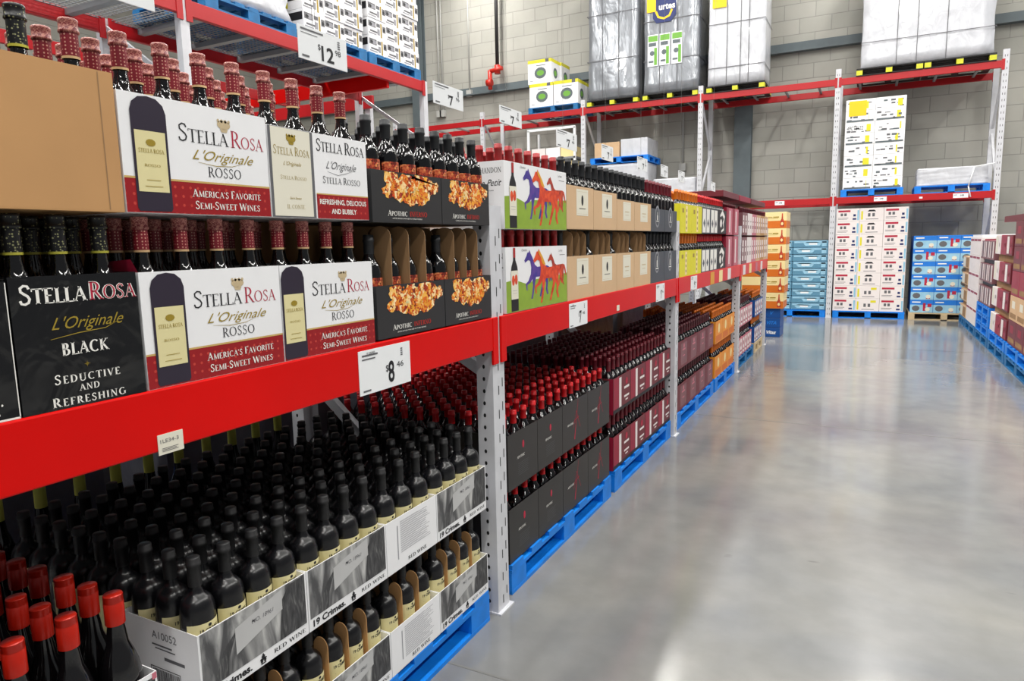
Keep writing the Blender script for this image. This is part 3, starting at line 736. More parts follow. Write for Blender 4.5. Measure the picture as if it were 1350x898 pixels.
for (y, w_, who) in ((1.600, .364, 'left'), (1.966, .322, 'right')):
    c = carton(XF, y, w_, .262, ZU-.005, .150, 'inf_black', 'charcoal carton with orange flame picture, upper layer, %s of the pair' % who, g)
    flame_front(c, w_, .150, 4)
    fill('inferno', XF, y, w_, 4, 3, ZU-.002, 'black-capped flame-label bottle', 'the upper %s flame carton' % who, 'flame-label bottles on the shelf')
    rows_behind('inferno', XF, y, w_, 4, ZU-.005, ZL, 9, 'black-capped flame-label bottle', 'cartons behind the upper %s flame carton' % who, 'flame-label bottles on the shelf', 'cardboard carton behind the %s flame one' % who)
    c = carton(XF, y, w_, .262, ZL+.004, .158, 'inf_black', 'charcoal carton with orange flame picture, lower layer, %s of the pair' % who, g)
    flame_front(c, w_, .158, 4)
    dividers(c, w_, 4, .262, .334, .01, nx=2, hw=.038)
    fill('inferno', XF-.012, y, w_, 4, 3, ZL+.007, 'black-capped flame-label bottle', 'the lower %s flame carton' % who, 'flame-label bottles on the shelf', dx=.0805)

# ---------------------------------------------------------------- second bay, shelf
def horse(cx, cz, s, flip=False, sz=None):
    sz = sz or s*.70
    """trotting horse in profile, head to the left"""
    P = [(-.42,.62),(-.50,.52),(-.47,.46),(-.36,.52),(-.28,.50),(-.24,.34),(-.26,.18),(-.36,.02),(-.46,-.04),(-.43,-.20),(-.40,-.20),(-.40,-.07),(-.27,-.02),(-.20,.06),(-.18,-.10),(-.22,-.30),(-.26,-.42),(-.20,-.42),(-.16,-.30),(-.11,-.08),(-.06,.10),(.16,.10),(.22,.02),(.18,-.12),(.12,-.28),(.08,-.40),(.14,-.40),(.20,-.26),(.27,-.10),(.31,.0),(.36,-.08),(.34,-.24),(.40,-.38),(.45,-.36),(.41,-.22),(.44,-.06),(.43,.10),(.46,.22),(.50,.10),(.56,-.06),(.60,-.04),(.56,.18),(.50,.32),(.40,.36),(.20,.35),(.0,.34),(-.10,.40),(-.18,.56),(-.26,.68),(-.30,.76),(-.33,.70),(-.38,.70)]
    return [(cx+(-x if flip else x)*s, cz+y*sz) for x, y in P]
def mane(cx, cz, s):
    return [[(cx+x*s, cz+y*s*.7) for x, y in ((-.33,.72),(-.26,.70),(-.14,.54),(-.06,.40),(-.16,.42),(-.20,.48),(-.22,.56),(-.30,.64))]]
def horses_front(o, w_, h):
    prnt(o, 'printed_field', [[(.002,.001),(w_-.002,.001),(w_-.002,h*.52),(w_*.75,h*.48),(w_*.45,h*.47),(w_*.3,h*.41),(w_*.12,h*.50),(.002,h*.48)]], [M['green_f']], label='green field picture')
    prnt(o, 'printed_horse', [horse(w_*.47, h*.44, .25)], [M['horse_b']], off=.0008, label='violet horse picture')
    prnt(o, 'printed_horse', [horse(w_*.80, h*.50, .19)], [M['horse_r']], off=.001, label='brick red horse picture')
    prnt(o, 'printed_horse', [horse(w_*.635, h*.385, .285)], [M['horse_o']], off=.0012, label='orange red horse picture')
    prnt(o, 'printed_mane', mane(w_*.635, h*.385, .285), [M['mane']], off=.0016)
    bx = w_*.12
    prnt(o, 'printed_bottle', [[(bx-.032,.004),(bx+.032,.004),(bx+.032,h*.60),(bx+.026,h*.70),(bx+.010,h*.80),(bx+.008,h-.004),(bx-.008,h-.004),(bx-.010,h*.80),(bx-.026,h*.70),(bx-.032,h*.60)]], [M['ink']], off=.0008, label='dark bottle picture')
    prnt(o, 'printed_label', W_([rect(bx-.031,h*.20,bx+.031,h*.64)], 0)+W_([ell(bx-.012,h*.49,.013,.022,8), ell(bx+.013,h*.50,.013,.022,8)], 1)+W_([rect(bx-.02,h*.33,bx+.02,h*.335),rect(bx-.018,h*.29,bx+.018,h*.294)], 2), [M['cream2'], M['horse_o'], M['fine']], off=.0012)
    prnt(o, 'printed_capsule', [rect(bx-.0095,h*.84,bx+.0095,h-.003)], [M['cap_dot']], off=.0013)
    prnt(o, 'lettering', sans('Chandon', w_*.27, h*.93, .010, shear=.4)+sans('Le Petit', w_*.88, h*.90, .010, shear=.3)+[rect(w_*.86,h*.84,w_*.96,h*.848)], [M['ink_grey']])
for (z, h, where, lay) in ((ZU-.016, .262, 'upper', 0), (ZL+.002, .262, 'lower', 1)):
    c = carton(XF, 2.410, .620, .262, z, h, 'white', 'white carton with running horses picture, %s layer by the grey post' % where, g)
    horses_front(c, .620, h)
    prnt(c, 'lettering', serif_text('CHANDON', -.065, h-.045, .020, fit=.11, small=1, bold=.9)+sans('le Petit', -.06, h-.095, .026, shear=.5, fit=.10)+sans('red wine', -.06, h-.115, .006), [M['ink']], face='S', plane=.0008, off=.0006)
    fill('chandon', XF, 2.410, .620, 7, 3, z+.003, 'brick-red capped wine bottle', 'the %s horses carton' % where, 'brick-red capped bottles on the shelf')
for q in (1, 2):
    carton(XF-q*.266, 2.41, .62, .262, ZL+.002, ZU-ZL-.020, 'kraft', 'closed carton, lower layer, %s back behind the horses carton' % ORD[q], 'cartons behind the front row', closed=True)
    carton(XF-q*.266, 2.41, .62, .262, ZU-.016, .18, 'white', 'open white carton, upper layer, %s back behind the horses carton' % ORD[q], 'cartons behind the front row')
    fill('chandon', XF-q*.266, 2.41, .62, 7, 3, ZU-.013, 'brick-red capped wine bottle', 'the cartons behind the horses carton', 'brick-red capped bottles on the shelf', fr=False)
def brown_front(o, w_, h, k):
    x0 = w_*.34
    prnt(o, 'printed_label', W_([rect(x0,h*.32,x0+w_*.44,h*.94)], 0)+W_([rect(x0+w_*.03,h*.36,x0+w_*.41,h*.365), rect(x0+w_*.03,h*.88,x0+w_*.41,h*.885)], 1), [M['cream2'], M['gold_pale']], label='cream printed label')
    if k < 2: prnt(o, 'emblem', [ell(x0+w_*.22, h*.68, .014, .026, 12)]+[rect(x0+w_*.1,h*.48,x0+w_*.34,h*.495)], [M['ink']], off=.001)
    else: prnt(o, 'emblem', [rect(x0+w_*.1,h*.6,x0+w_*.34,h*.63), rect(x0+w_*.12,h*.5,x0+w_*.32,h*.515)], [M['gold_pale']], off=.001)
nm = ('first','second','third','fourth')
BR = ((3.035,.355),(3.393,.364),(3.760,.324),(4.087,.353))
for k, (y, w_) in enumerate(BR):
    for (z, h, where) in ((ZU-.010, (.205,.200,.172,.170)[k], 'upper'), (ZL, .212, 'lower')):
        c = carton(XF, y, w_, .262, z, h, 'kraft_light', 'light brown carton with cream label, %s layer, %s from the horses carton' % (where, nm[k]), g)
        brown_front(c, w_, h, k)
        if where == 'lower':
            dividers(c, w_, 4, .262, .334, .01, m='kraft_dark', nx=2, hw=.038)
            fill('brown', XF-.012, y, w_, 4, 3, z+.003, 'black-capped bottle', 'the %s lower brown carton' % nm[k], 'black-capped bottles in brown cartons', dx=.0805)
        else:
            fill('brown', XF, y, w_, 4, 3, z+.003, 'black-capped bottle', 'the %s upper brown carton' % nm[k], 'black-capped bottles in brown cartons')
            rows_behind('brown', XF, y, w_, 4, ZU-.010, ZL, 6, 'black-capped bottle', 'cartons behind the %s brown carton' % nm[k], 'black-capped bottles in brown cartons', 'cardboard carton behind the %s brown one' % nm[k])
for k, (y, w_) in enumerate(((4.443,.335),(4.782,.335))):
    for (z, h, where) in ((ZU-.012, .148, 'upper'), (ZL, .205, 'lower')):
        c = carton(XF, y, w_, .262, z, h, 'grey_carton', 'slate grey carton with white oval emblem, %s layer, %s of the pair' % (where, ('left','right')[k]), g)
        e1 = [(a, b) for a, b in ell(w_*.45, h*.66, .052, .062, 20)]
        prnt(c, 'emblem', W_([ell(w_*.45, h*.66, .055, .072, 20)], 0)+[], [M['fine']])
        prnt(c, 'emblem_mark', W_([ell(w_*.45, h*.66, .044, .060, 20)], 0), [M['grey_carton']], off=.001)
        prnt(c, 'emblem_bottle', [rect(w_*.45-.010,h*.50,w_*.45+.010,h*.72), rect(w_*.45-.004,h*.72,w_*.45+.004,h*.86), rect(w_*.45-.03,h*.44,w_*.45+.03,h*.47)], [M['inkwhite']], off=.0014)
        fill('maroon' if where == 'upper' else 'brown', XF, y, w_, 4, 3, z+.003, 'dark-capped bottle', 'the %s %s slate carton' % (where, ('left','right')[k]), 'bottles in slate grey cartons')
        if where == 'upper': rows_behind('maroon', XF, y, w_, 4, ZU-.012, ZL, 6, 'maroon-capped bottle', 'cartons behind the %s slate carton' % ('left','right')[k], 'bottles in slate grey cartons', 'cardboard carton behind the %s slate one' % ('left','right')[k])

# ---------------------------------------------------------------- third and fourth bay, shelf
def stripes(o, w_, h, n, mats, off=.0006):
    it = []
    for k in range(n):
        x = w_*(k+.15)/n; it += W_([rect(x, h*.12, x+w_*.5/n, h*.88)], 0)+W_([rect(x+w_*.08/n, h*.3, x+w_*.4/n, h*.45), rect(x+w_*.08/n, h*.6, x+w_*.4/n, h*.66)], 1)
    prnt(o, 'printed_panels', it, mats, off=off)
def simple_col(y, w_, n, kind, m, cdesc, bdesc, grp, face, zs=((ZU-.02,.22,'upper'),(ZL,.20,'lower')), up_kind=None, back=True, short=None):
    short = short or cdesc
    for (z, h, where) in zs:
        c = carton(XF, y, w_, .262, z, h, m, '%s, %s layer' % (cdesc, where), g)
        face(c, w_, h)
        fill(up_kind or kind, XF, y, w_, n, 3 if back else 1, z+.003, bdesc, 'the %s %s' % (where, short), grp)
        if back and where == 'upper':
            carton(XF-.266, y, w_, .262, ZL, z-ZL-.002, m, 'closed carton behind the %s' % short, 'cartons behind the front row', closed=True)
            carton(XF-.266, y, w_, .262, z, .17, m, 'open carton behind the %s' % short, 'cartons behind the front row')
            fill(up_kind or kind, XF-.266, y, w_, n, 3, z+.003, bdesc, 'the carton behind the %s' % short, grp, fr=False)
def f_yellow(o, w_, h): prnt(o, 'printed_panels', W_([rect(w_*.45,h*.05,w_*.62,h*.95)],0)+W_([rect(w_*.5,h*.2*k+.03,w_*.58,h*.2*k+.05) for k in range(4)]+[rect(w_*.15,h*.7,w_*.3,h*.85)],1), [M['pale_y'], M['gold']])
def f_diamond(o, w_, h): prnt(o, 'printed_panels', W_([rect(w_*.08,h*.04,w_*.46,h*.95), rect(w_*.54,h*.04,w_*.92,h*.95)],0)+W_([[(cx-.04,h*.4),(cx,h*.22),(cx+.04,h*.4),(cx,h*.58)] for cx in (w_*.27,w_*.73)],1), [M['inkwhite'], M['grey_carton']])
def f_bird(o, w_, h): prnt(o, 'printed_bird', stroke([(w_*.25,h*.75),(w_*.5,h*.9),(w_*.75,h*.7),(w_*.6,h*.45),(w_*.7,h*.2),(w_*.4,h*.1)], [.02,.05,.06,.05,.03,.02])+[ell(w_*.35,h*.45,.05,.04,10)], [M['inkwhite']])
def f_crim(o, w_, h): prnt(o, 'printed_panels', W_([rect(w_*.3,h*.02,w_*.9,h*.98)],0)+W_([rect(w_*.45,h*.1,w_*.6,h*.9)],1), [M['pink'], M['pinkwhite']])
for k, (y, w_) in enumerate(((5.225,.37),(5.60,.37))):
    simple_col(y, w_, 4, 'tang', 'yellow_c', 'bright yellow wine carton beside the grey post', 'orange-capped bottle', 'orange-capped bottles on the shelf', f_yellow, short='yellow carton %s' % ('by the post','next along')[k]) if k == 0 else simple_col(y, w_, 4, 'tang', 'yellow_c', 'bright yellow wine carton second from the grey post', 'orange-capped bottle', 'orange-capped bottles on the shelf', f_yellow, short='second yellow carton')
simple_col(5.975, .34, 4, 'redtop', 'grey_carton', 'grey carton with white panels, right of the yellow ones', 'red-capped bottle', 'red-capped bottles on the shelf', f_diamond, short='white-panel grey carton')
simple_col(6.32, .34, 4, 'redtop', 'grey_carton', 'grey carton with white panels, left of the black one', 'red-capped bottle', 'red-capped bottles on the shelf', f_diamond, short='second white-panel carton')
simple_col(6.665, .42, 5, 'redtop', 'ink', 'black wine carton with white bird shape, beside crimson carton', 'red-capped bottle', 'red-capped bottles on the shelf', f_bird, short='black bird carton')
for k, y in enumerate((7.09, 7.45)):
    simple_col(y, .355, 4, 'far', 'crimson', 'crimson wine carton with pink panels, %s' % ('beside the black bird carton', 'nearest the third grey post')[k], 'maroon-capped bottle', 'maroon-capped bottles on the shelf', f_crim, zs=((ZU-.03,.27,'upper'),(ZL,.31,'lower')), short='%s crimson carton' % ('left','right')[k])
mt = ['mauve','pinkwhite','pink','kraft_light','kraft','kraft_light']
nmz = ['mauve','blush white','pink','pale brown','tan','last pale brown']
for k in range(6):
    y = 8.06+.355*k
    simple_col(y, .352, 4, 'far', mt[k], '%s wine carton with paler panels on the far shelf' % nmz[k], 'maroon-capped bottle', 'maroon-capped bottles on the shelf',
       lambda o, w_, h: stripes(o, w_, h, 2, [M['pinkwhite'], M['mauve']]), zs=((ZU-.03,.25,'upper'),(ZL,.30,'lower')), back=False, short='far %s carton' % nmz[k])
# long flat dark tray boxes lying over the far bottles
# (top-most merchandise) brown and crimson closed cases
for k, (y0, w_, m, nm_, zt) in enumerate(((6.9,.9,'wine_carton','dark crimson', 1.905), (7.85,.75,'crimson','crimson', 1.905), (8.65,1.2,'wine_carton','brownish red', 1.905))):
    tag(MB().box(-.40, 0, 0, 0, w_, .06).build('flat_box', M[m], loc=(XF-.0, y0, zt-.004), bevel=.004), '%s flat box lying across the bottle tops of the far shelf' % nm_, 'box', 'flat boxes on the bottle tops')

# ---------------------------------------------------------------- floor pallets, first bay
pallet(-2.25, .93, -1.285, 2.24, 0, 'blue pallet at the near grey post under the black bottles', 'blue pallets along the wine aisle')
gt = 'black and white wine trays'
rc = random.Random(3)
def crimes_photo(o, w_, h, off=.0006):
    b0 = .034
    prnt(o, 'engraving_print', [rect(.006,b0,w_-.006,h-.001)], [M['photo']], off=off, label='grey engraved portrait print')
    prnt(o, 'engraving_coat', [[(w_*.70,b0),(w_-.007,b0),(w_-.007,h*.98),(w_*.82,h*.97),(w_*.74,h*.80)], [(w_*.10,b0),(w_*.22,b0),(w_*.24,h*.45),(w_*.32,h*.78),(w_*.20,h*.60)]], [M['photo_dark']], off=off+.0004)
    bd = [(w_*.30,h*.42),(w_*.74,h*.66),(w_*.74,h*.97),(w_*.30,h*.80)]
    prnt(o, 'engraving_board', [bd], [M['photo_board']], off=off+.0009, label='pale grey board in the print')
    prnt(o, 'engraving_marks', [rect(w_*.45,h*.745,w_*.48,h*.77)]+sans('NO. 18961', w_*.55, h*.72, .011, shear=.2), [M['ink_grey']], off=off+.0013)
def crimes_front(o, w_, h):
    crimes_photo(o, w_, h)
    prnt(o, 'lettering', sans('19 Crimes.', w_*.045, .009, .018, fit=w_*.38, align='l', bold=.035)+serif_text('RED WINE', w_*.80, .012, .0105, fit=w_*.33, small=1, bold=1.1), [M['ink']], off=.0007, label='black lettering')
    cr = [ell(w_*.53, .018, .011, .0035, 10), ell(w_*.53, .0245, .006, .004, 8), ell(w_*.515,.013,.004,.005,7), ell(w_*.545,.013,.004,.005,7), rect(w_*.53-.008,.005,w_*.53+.008,.008), ell(w_*.53,.029,.003,.003,6)]
    prnt(o, 'crest', cr, [M['ink']], off=.0007)
def crimes_text(o, w_, h):
    it = []
    for k in range(15):
        z = h-.020-.0072*k; it.append(rect(w_*.26, z, w_*(.86-rc.uniform(0,.14)), z+.0014))
        it.append(rect(w_*.26, z+.0028, w_*(.86-rc.uniform(0,.3)), z+.0036))
    it += [rect(w_*.20,h*.2,w_*.215,h*.85)]
    prnt(o, 'fine_print', it, [M['fine']], label='lines of small grey print')
    prnt(o, 'lettering', serif_text('RED WINE', w_*.58, .012, .0115, fit=w_*.38, small=1, bold=1.2), [M['ink']])
TR = ((.937,.334,4,'p','corner'),(1.273,.338,4,'p','second'),(1.613,.278,3,'t','text panel'),(1.893,.344,4,'p','post-side'))
for (z, h, lay) in ((.470,.172,'upper'), (.132,.152,'lower')):
    for (y, w_, n, st, nm_) in TR:
        c = carton(-1.287, y, w_, .262, z, h, 'white', 'white wine tray with %s, %s layer, %s tray' % ('rows of small print' if st == 't' else 'grey portrait print', lay, nm_), gt)
        (crimes_text if st == 't' else crimes_front)(c, w_, h)
        if nm_ == 'corner':
            prnt(c, 'lettering', sans('A10052', -.115, h-.040, .019, fit=.085, narrow=.8)+[rect(-.16,h-.058,-.09,h-.054), rect(-.15,h-.066,-.08,h-.063), rect(-.12,h-.090,-.05,h-.082)], [M['ink_grey']], face='S', plane=.0008)
            bars = []; bx = -.165
            while bx < -.075:
                bw = rc.choice((.001,.002,.003)); bars.append(rect(bx, h-.16, bx+bw, h-.118)); bx += bw+rc.choice((.0012,.002))
            bars += [rect(-.172,h-.165,-.068,h-.163), rect(-.172,h-.115,-.068,h-.113), rect(-.070,h-.165,-.068,h-.113), rect(-.172,h-.165,-.17,h-.113)]
            if lay == 'upper': prnt(c, 'barcode', bars, [M['ink']], face='S', plane=.0008)
        fill('crimes', -1.287-(.010 if lay == 'lower' else 0), y, w_, n, 3, z+.003, 'matte black wine bottle', 'the %s %s tray' % (lay, nm_), 'matte black bottles in white trays', dx=.0845 if lay == 'upper' else .081)
        if lay == 'lower': dividers(c, w_, n, .262, .268, .01, m='kraft', nx=2)
        else:
            carton(-1.287-.266, y, w_, .49, .132, .334, 'white', 'closed white case under the rear bottles, %s column' % nm_, gt, closed=True)
            for q in range(2):
                fill('crimes', -1.287-.262-q*.252, y, w_, n, 3, .4675, 'matte black wine bottle', 'rows behind the %s tray' % nm_, 'matte black bottles in white trays', dx=.084, fr=False)
# left pallet: red screw capped bottles
pallet(-2.25, -.42, -1.285, .85, 0, 'blue pallet under the red screw-capped bottles', 'blue pallets along the wine aisle')
for (y, w_, n, nm_) in ((.466,.374,4,'right'), (.089,.374,4,'left')):
    carton(-1.29, y, w_, .95, .132, .330, 'white', 'closed white wine case under the red-capped bottles, %s' % nm_, 'wine cases under the red-capped bottles', closed=True)
    c = carton(-1.29, y, w_, .262, .465, .155, 'grey_carton' if 0 else 'white', 'pale open wine tray holding red-capped bottles, %s' % nm_, 'trays of red-capped bottles')
    prnt(c, 'engraving_print', [rect(.006,.01,w_-.006,.145)], [M['photo_dark']])
    prnt(c, 'corner_mark', [rect(w_-.012,.140,w_-.002,.154)], [M['pink']], off=.001)
    for q in range(1, 2): carton(-1.29-.2665*q, y, w_, .262, .465, .12, 'kraft_light', 'open tray %s row back with red-capped bottles, %s' % (ORD[q], nm_), 'trays of red-capped bottles')
    fill('screw', -1.29, y, w_, n, 3, .468, 'red screw-capped wine bottle', 'the %s pale tray' % nm_, 'red screw-capped bottles', dx=.085)
    fill('screw', -1.29-.2665, y, w_, n, 3, .468, 'red screw-capped wine bottle', 'rows behind the %s pale tray' % nm_, 'red screw-capped bottles', dx=.085, fr=False)
# bottles with yellow neck foil on a deeper pallet, seen under the beam
for k in range(10):
    y = .97+.115*k
    tag(place_bottle('yellowneck', -2.13, y, .5325), 'dark bottle with dull yellow neck foil, in the dark behind the black bottles', 'bottle', 'yellow-necked bottles at the back')
tag(MB().box(-2.24, .94, .132, -2.06, 2.20, .530).build('wine_case', M['ink']), 'dark closed case carrying the yellow-necked bottles at the back', 'case')

# ---------------------------------------------------------------- floor pallets, second bay
pallet(-2.25, 2.455, -1.295, 3.735, 0, 'blue pallet under the near-black cartons with red-capped bottles', 'blue pallets along the wine aisle')
pallet(-2.25, 3.80, -1.295, 5.11, 0, 'blue pallet under the red and white cartons', 'blue pallets along the wine aisle')
gb = 'wine cartons on the floor pallets'
def apo_front(o, w_, h, big):
    if big: prnt(o, 'emblem', stroke([(w_*.45,h*.15),(w_*.52,h*.55),(w_*.60,h*.98)],[.012,.004,.003])+stroke([(w_*.40,h*.4),(w_*.52,h*.75),(w_*.68,h*.35)],[.003,.006,.003])+stroke([(w_*.44,h*.55),(w_*.62,h*.6)],[.004,.004]), [M['ink_red']], label='dark red emblem')
    else: prnt(o, 'emblem', [ell(w_*.5,h*.72,.010,.018,8)], [M['ink_red']])
    prnt(o, 'lettering', serif_text('APOTHIC', w_*(.3 if big else .42), h*.50, .011, fit=w_*.26, small=1, bold=1.1), [M['inkwhite']])
    if not big: prnt(o, 'fine_print', [rect(w_*.32,h*(.40-.035*k),w_*(.68-.02*(k%3)),h*(.40-.035*k)+.0014) for k in range(7)], [M['ink_grey']])
    else: prnt(o, 'lettering', serif_text('RED', w_*.47, h*.50, .009, fit=w_*.09, small=1), [M['ink_red']])
for (z, h, lay) in ((.4535,.243,'upper'), (.132,.240,'lower')):
    for (y, w_, n, nm_) in ((2.460,.290,3,'first'),(2.752,.287,3,'second'),(3.041,.343,4,'third'),(3.386,.343,4,'fourth')):
        c = carton(-1.305, y, w_, .262, z, h, 'apo_black', 'near-black wine carton with red emblem, %s layer, %s from the near post' % (lay, nm_), gb)
        apo_front(c, w_, h, nm_ in ('third','fourth'))
        fill('redcap', -1.305, y, w_, n, 3, z+.003, 'bright red-capped bottle', 'the %s %s black carton' % (lay, nm_), 'bright red-capped bottles')
        if lay == 'upper':
            carton(-1.305-.266, y, w_, .73, .132, .318, 'apo_black', 'closed near-black case behind the %s black carton' % nm_, gb, closed=True)
            for q in range(3): fill('redcap', -1.305-.256-q*.252, y, w_, n, 3, .4515, 'bright red-capped bottle', 'rows behind the %s black carton' % nm_, 'bright red-capped bottles', dx=.084, fr=False)
def red_front(o, w_, h):
    prnt(o, 'printed_panels', W_([rect(w_*.02,h*.12,w_*.32,h*.98)],0)+W_([rect(w_*.33,h*.10,w_*.46,h*.95)],1)+W_([rect(w_*.62,h*.55,w_*.92,h*.62),rect(w_*.62,h*.30,w_*.92,h*.36),rect(w_*.70,h*.20,w_*.85,h*.24)],1)+W_([ell(w_*.77,h*.76,.022,.022,10)],2)+W_([rect(w_*.0+.001,.001,w_-.001,h*.10)],3), [M['crimson'], M['pinkwhite'], M['ink_red'], M['ink']], label='red and white printed panels')
for (z, h, lay) in ((.4755,.215,'upper'), (.132,.205,'lower')):
    for k in range(4):
        y = 3.800+.330*k; w_ = .328; nm_ = nm[k]
        c = carton(-1.305, y, w_, .262, z, h, 'wine_carton', 'dark red carton with white panels, %s layer, %s from the black cartons' % (lay, nm_), gb)
        red_front(c, w_, h)
        if k == 0: prnt(c, 'printed_label', W_([rect(-.2,.02,-.03,h*.72)],0)+W_([rect(-.15,h*.4,-.08,h*.44), rect(-.14,h*.3,-.09,h*.33), rect(-.03,.0,-.001,h)],1), [M['paper'], M['crimson']], face='S', plane=.0008)
        fill('maroon', -1.305, y, w_, 4, 3, z+.003, 'maroon-capped bottle', 'the %s %s red carton' % (lay, nm_), 'maroon-capped bottles on the floor pallet', dx=.0845)
        if lay == 'upper':
            carton(-1.305-.266, y, w_, .73, .132, .340, 'wine_carton', 'closed dark red case behind the %s red carton' % nm_, gb, closed=True)
            for q in range(2): fill('maroon', -1.305-.256-q*.252, y, w_, 4, 3, .4735, 'maroon-capped bottle', 'rows behind the %s red carton' % nm_, 'maroon-capped bottles on the floor pallet', dx=.084, fr=False)
# third bay
pallet(-2.25, 5.30, -1.295, 6.74, 0, 'blue pallet under the plum cartons just past the second post', 'blue pallets along the wine aisle')
pallet(-2.25, 6.82, -1.295, 7.93, 0, 'blue pallet under the orange cartons', 'blue pallets along the wine aisle')
pallet(-2.25, 8.12, -1.295, 9.35, 0, 'blue pallet under the pink cartons past the third post', 'blue pallets along the wine aisle', m='blue2')
pallet(-2.25, 9.42, -1.295, 10.18, 0, 'unpainted wooden pallet at the far end of the wine rack', 'blue pallets along the wine aisle', m='wood')
def plum_front(o, w_, h): prnt(o, 'printed_panels', W_([rect(w_*.35,h*.1,w_*.95,h*.9)],0)+W_([rect(w_*.5,h*.62,w_*.8,h*.68), rect(w_*.55,h*.4,w_*.75,h*.44), ell(w_*.65,h*.78,.02,.02,8)],1), [M['mauve'], M['pink']])
def or_front(o, w_, h): prnt(o, 'printed_panels', W_([rect(w_*.08,h*.05,w_*.92,h*.35)],0)+W_([ell(w_*.5,h*.65,.05,.05,10)],1), [M['orange_b'], M['pale_y']])
def pk_front(o, w_, h): prnt(o, 'printed_panels', W_([rect(w_*.08,h*.08,w_*.42,h*.9), rect(w_*.55,h*.08,w_*.9,h*.9)],0)+W_([ell(w_*.25,h*.6,.03,.03,8), ell(w_*.72,h*.6,.03,.03,8), rect(w_*.15,h*.2,w_*.35,h*.3), rect(w_*.6,h*.2,w_*.85,h*.3)],1), [M['pinkwhite'], M['crimson']])
def floorcol(y0, n_, w_, kind, m, face, cdesc, bdesc, grp, depth=3):
    for (z, h, lay) in ((.4755,.22,'upper'), (.132,.215,'lower')):
        for k in range(n_):
            y = y0+(w_+.002)*k
            c = carton(-1.305, y, w_, .262, z, h, m, '%s, %s layer, %s along' % (cdesc, lay, ORD[k]), gb); face(c, w_, h)
            fill(kind, -1.305, y, w_, 4, 3 if lay == 'upper' else 1, z+.003, bdesc, 'the %s %s %s' % (lay, ORD[k], cdesc.split(' with')[0]), grp)
            if lay == 'upper':
                carton(-1.305-.266, y, w_, .73, .132, .340, m, 'closed case behind the %s %s' % (ORD[k], cdesc.split(' with')[0]), gb, closed=True)
                fill(kind, -1.305-.256, y, w_, 4, depth, .4735, bdesc, 'rows behind the %s %s' % (ORD[k], cdesc.split(' with')[0]), grp, dx=.084, fr=False)
floorcol(5.32, 4, .352, 'plum', 'wine_carton', plum_front, 'plum carton with mauve panels', 'dark-capped bottle', 'dark-capped bottles in plum cartons')
floorcol(6.84, 3, .352, 'tang', 'orange_c', or_front, 'orange carton with amber base', 'orange-capped bottle', 'orange-capped bottles on the floor pallet', 6)
floorcol(8.14, 3, .352, 'plum', 'pink', pk_front, 'pink carton with white panels', 'dark-capped bottle', 'dark-capped bottles in pink cartons')
floorcol(9.44, 2, .352, 'tang', 'bluebox', pk_front, 'navy carton with white panels', 'orange-capped bottle', 'orange-capped bottles in navy cartons')
# loads added behind the rack to block light; grey bags show in second bay
for k, (y0, y1, zt) in enumerate(((.32,1.58,1.12),(1.75,2.9,1.0),(3.05,4.2,1.08),(4.35,5.6,1.15),(5.8,7.4,1.1),(7.6,9.8,1.0))):
    pallet(-3.5, y0, -2.5, y1, 0, 'pallet under an added light-blocking load behind the wine rack, %s from the near end' % ORD[k], 'pallets behind the wine rack')
    b = MB().box(-3.48, y0+.02, .131, -2.52, y1-.02, zt)
    tag(b.build('light_block_load', M['wrap_grey'], bevel=.05), 'grey plastic-wrapped load added behind the wine rack to block light, %s along' % ORD[k], 'load', 'light-blocking loads behind the wine rack')

# ---------------------------------------------------------------- price cards on the beam, hanging price signs
def price_card(y0, z0, w_, h, label, big, sup, grp='price cards on the red beam'):
    t = MB().box(0, 0, 0, .0015, w_, h).build('price_card', M['paper'], loc=(XF+.0045, y0, z0))
    tag(t, label, 'price card', grp)
    if big:
        prnt(t, 'lettering', sans(big, w_*.60, h*.14, h*.50, fit=w_*.12*len(big), bold=.02)+sans('$', w_*(.60-.08*len(big)), h*.40, h*.16)+sans(sup, w_*.78, h*.44, h*.14, fit=w_*.14), [M['ink']], plane=.0015)
        prnt(t, 'fine_print', [rect(w_*.06,h*.86,w_*.35,h*.90), rect(w_*.06,h*.78,w_*.30,h*.81), rect(w_*.06,h*.06,w_*.2,h*.1)]+[rect(w_*.80,h*(.70+.05*k),w_*.84,h*(.73+.05*k)) for k in range(4)], [M['ink_grey']], plane=.0015)
        prnt(t, 'lettering', sans('19 CRIMES', w_*.22, h*.90, h*.05) if big == '8' else sans('WINE', w_*.2, h*.9, h*.05), [M['ink']], plane=.0015)
    return t
price_card(1.500, 1.070, .245, .128, 'white price card reading $8.46 on the near red beam', '8', '46')
price_card(3.041, 1.082, .240, .118, 'white price card reading 7 below the first brown carton', '7', '46')
price_card(4.560, 1.082, .213, .118, 'small white price card below the slate grey cartons', '7', '96')
price_card(5.575, 1.090, .225, .112, 'white price card on the third beam below the yellow cartons', '9', '46')
tg = price_card(.873, 1.078, .058, .042, 'small cream location tag reading 1LE34-3 on the near beam', '', '', 'location tags on the beam')
tg.data.materials[0] = M['cream2']
prnt(tg, 'lettering', sans('1LE34-3', .026, .024, .008, fit=.042)+[rect(.008,.006+.003*k,.045-.004*(k % 2),.0072+.003*k) for k in range(3)], [M['ink_grey']], plane=.0015)
price_card(3.745, 1.10, .045, .032, 'small cream tag on the second beam under the brown cartons', '', '', 'location tags on the beam').data.materials[0] = M['cream2']
